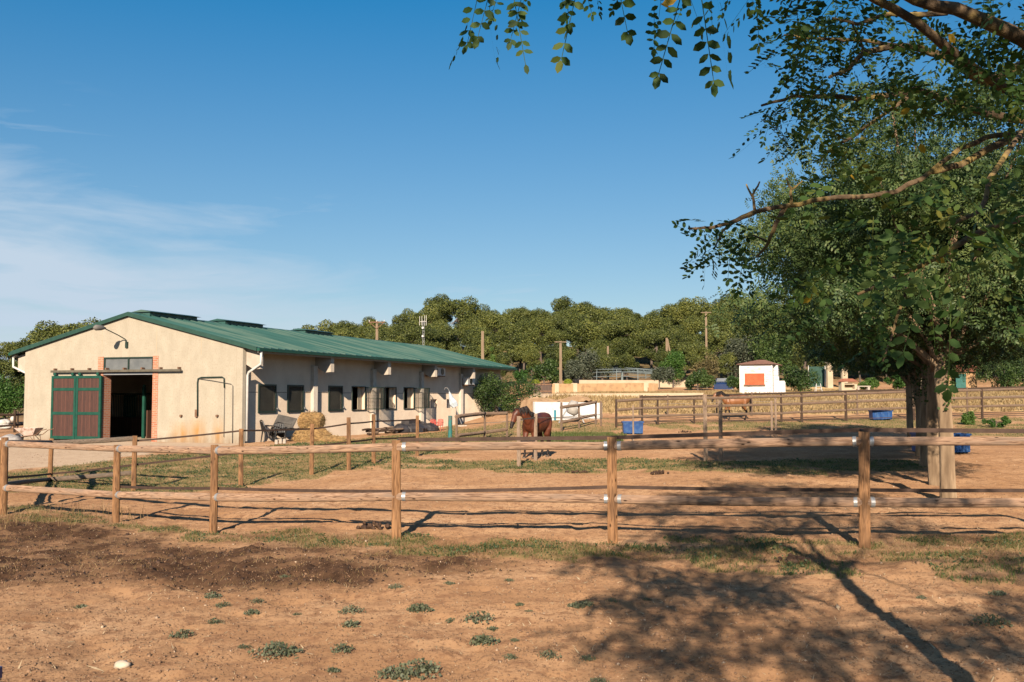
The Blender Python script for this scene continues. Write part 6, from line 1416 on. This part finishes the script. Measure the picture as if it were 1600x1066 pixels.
# straw bits and dung crumbs on the soil
def bits(name, m_, N_, yr, size, asp, seed, label, densf=None, flat=1.4, cube=False):
    rg = np.random.default_rng(seed); y = yr[0] * (yr[1] / yr[0]) ** rg.random(N_); x = rg.uniform(-1, 1, N_) * (.60 * y + .5)
    if densf is not None: keep = rg.random(N_) < densf(x, y); x = x[keep]; y = y[keep]
    n_ = len(x); z = gz(x, y) + .003
    if cube:
        tv_ = np.array([[-1, 0, 0], [1, 0, 0], [0, -1, 0], [0, 1, 0], [0, 0, .8], [0, 0, -.4]]) * .5; tf_ = np.array([[0, 2, 4], [2, 1, 4], [1, 3, 4], [3, 0, 4], [2, 0, 5], [1, 2, 5], [3, 1, 5], [0, 3, 5]])
    else: tv_ = QUAD_V * np.array([1, asp / .26, .3]); tf_ = QUAD_F
    V, F = instance(tv_, tf_, rotmats(rg, n_, np.array([0, 0, flat])), rg.lognormal(0, .5, n_) * size, np.stack([x, y, z], -1)); o_ = npmesh(name, V, F, m_); tag(o_, label, 'litter', kind='stuff')
bits('straw_bits', mat('straw', (.40, .29, .17), (.60, .47, .30), scale=30), 16000, (6, 30), .035, .04, 81, 'bits of straw scattered over the bare soil')
bits('pebbles', mat('pebble', (.38, .24, .15), (.62, .46, .32), scale=30, ramp=(.4, .6)), 3000, (6, 34), .012, 1, 82, 'small pebbles scattered over the bare soil', cube=True, flat=.5)
bits('soil_clods', mat('clod', (.17, .095, .052), (.38, .225, .13), scale=20), 60000, (6, 34), .011, 1, 83, 'small clods of soil on the paddock floor', cube=True, flat=.4)
bits('dung_crumbs', mat('dung', (.035, .02, .013), (.11, .06, .035), scale=20), 42000, (8, 20), .020, 1, 84, 'dark crumbled dung and soil left of the near fence', densf=lambda x, y: muck_density(x, y) * .7, cube=True, flat=.4)
# single weeds in the bare soil (positions read off the photo)
def weedmesh(seed, n_, r, h):
    rg = np.random.default_rng(seed); a = rg.uniform(0, 6.28, n_); d = np.sqrt(rg.random(n_)) * r; st = rg.integers(0, 7, n_); 
    cx = np.cos(st * .9) * r * .55; cy = np.sin(st * 1.7) * r * .45
    x = cx + np.cos(a) * d * .6; y = cy + np.sin(a) * d * .6; z = rg.random(n_) * h * (1 - .5 * np.hypot(x, y) / r).clip(.2, 1)
    V, F = instance(QUAD_V * np.array([1, 1.5, 1]), QUAD_F, rotmats(rg, n_, np.array([0, -.4, .6])), rg.uniform(.6, 1.3, n_) * .03, np.stack([x, y, z], -1)); return npmesh('_', V, F, weedleaf)
wm = [weedmesh(300 + k, 210, .13 + .02 * k, .07 + .01 * k) for k in range(4)]
WD = [(127, 939, .7), (333, 934, .9), (349, 947, .7), (402, 942, .6), (393, 959, .8), (336, 974, .7), (285, 994, .9), (430, 1026, 1.4), (455, 1022, 1.0), (381, 1012, .5), (535, 1017, .9), (550, 954, .9), (549, 975, 1.0), (464, 958, .4), (445, 904, .6), (619, 918, .6), (656, 954, 1.3), (705, 967, .6), (702, 914, .5), (750, 969, 1.1), (756, 1001, 1.3), (770, 976, .7), (617, 1057, 1.2), (655, 1050, 1.4), (668, 1045, .9), (797, 1029, .6), (795, 906, .5), (858, 1026, .7), (900, 947, .9), (915, 945, .9), (918, 1027, .6), (957, 937, .5), (812, 945, .5), (826, 953, .4), (804, 1000, .4), (1548, 975, 1.2), (520, 1048, .6), (432, 1006, .6), (936, 1062, .6), (1010, 930, .4), (1560, 925, .9), (1440, 930, .5)]
for k, (px, py, s) in enumerate(WD):
    o_ = bpy.data.objects.new('weed', wm[k % 4]); COL.objects.link(o_); p = at(px, py + 3); p.z = float(gz(p.x, p.y)[0]); o_.location = p; o_.scale = (s * .62, s * .62, s * .75); o_.rotation_euler = (0, 0, k * 1.7)
    tag(o_, ('bigger spreading grey green weed in the bare soil of the foreground' if s > 1 else 'middling grey green weed in the bare soil of the foreground' if s > .65 else 'tiny grey green weed seedling in the bare soil of the foreground'), 'weed', 'weeds in the bare soil')
# stone and dung piles
m = MB(); m.ball((0, 0, .012), (.055, .042, .030), 12, 8, wob=.3, seed=3); b_ = m.build('stone', mat('stone_white', (.58, .46, .34), (.72, .60, .46), scale=20), None, smooth=True); b_.location = at(191, 1042); tag(b_, 'pale flat stone lying alone on the soil at lower left', 'stone')
dung = bpy.data.materials['dung']
for k, (px, py, w, la) in enumerate(((588, 826, .42, 'pile of dark horse dung left of a front fence post'), (1031, 741, .45, 'flat dark dung pile in the middle of the paddock'), (905, 740, .5, 'dark dung by the weeds behind the front fence'), (1072, 676, .5, 'small far dung pile near the blue tub'), (1245, 880, .3, 'dark dung in the tree shade before the front fence'))):
    m = MB(); pr_ = random.Random(k)
    for i in range(26): a = pr_.uniform(0, 6.28); d = w * .5 * pr_.random() ** .7; m.ball((math.cos(a) * d - (w * .3 if i % 4 == 0 else 0), math.sin(a) * d * .7, .02 + .06 * (1 - d / w * 2) * (i % 3) * .6), pr_.uniform(.022, .040), 7, 5, wob=.2, seed=i)
    b_ = m.build('dung_pile', dung, None); b_.location = at(px, py); tag(b_, la, 'dung')
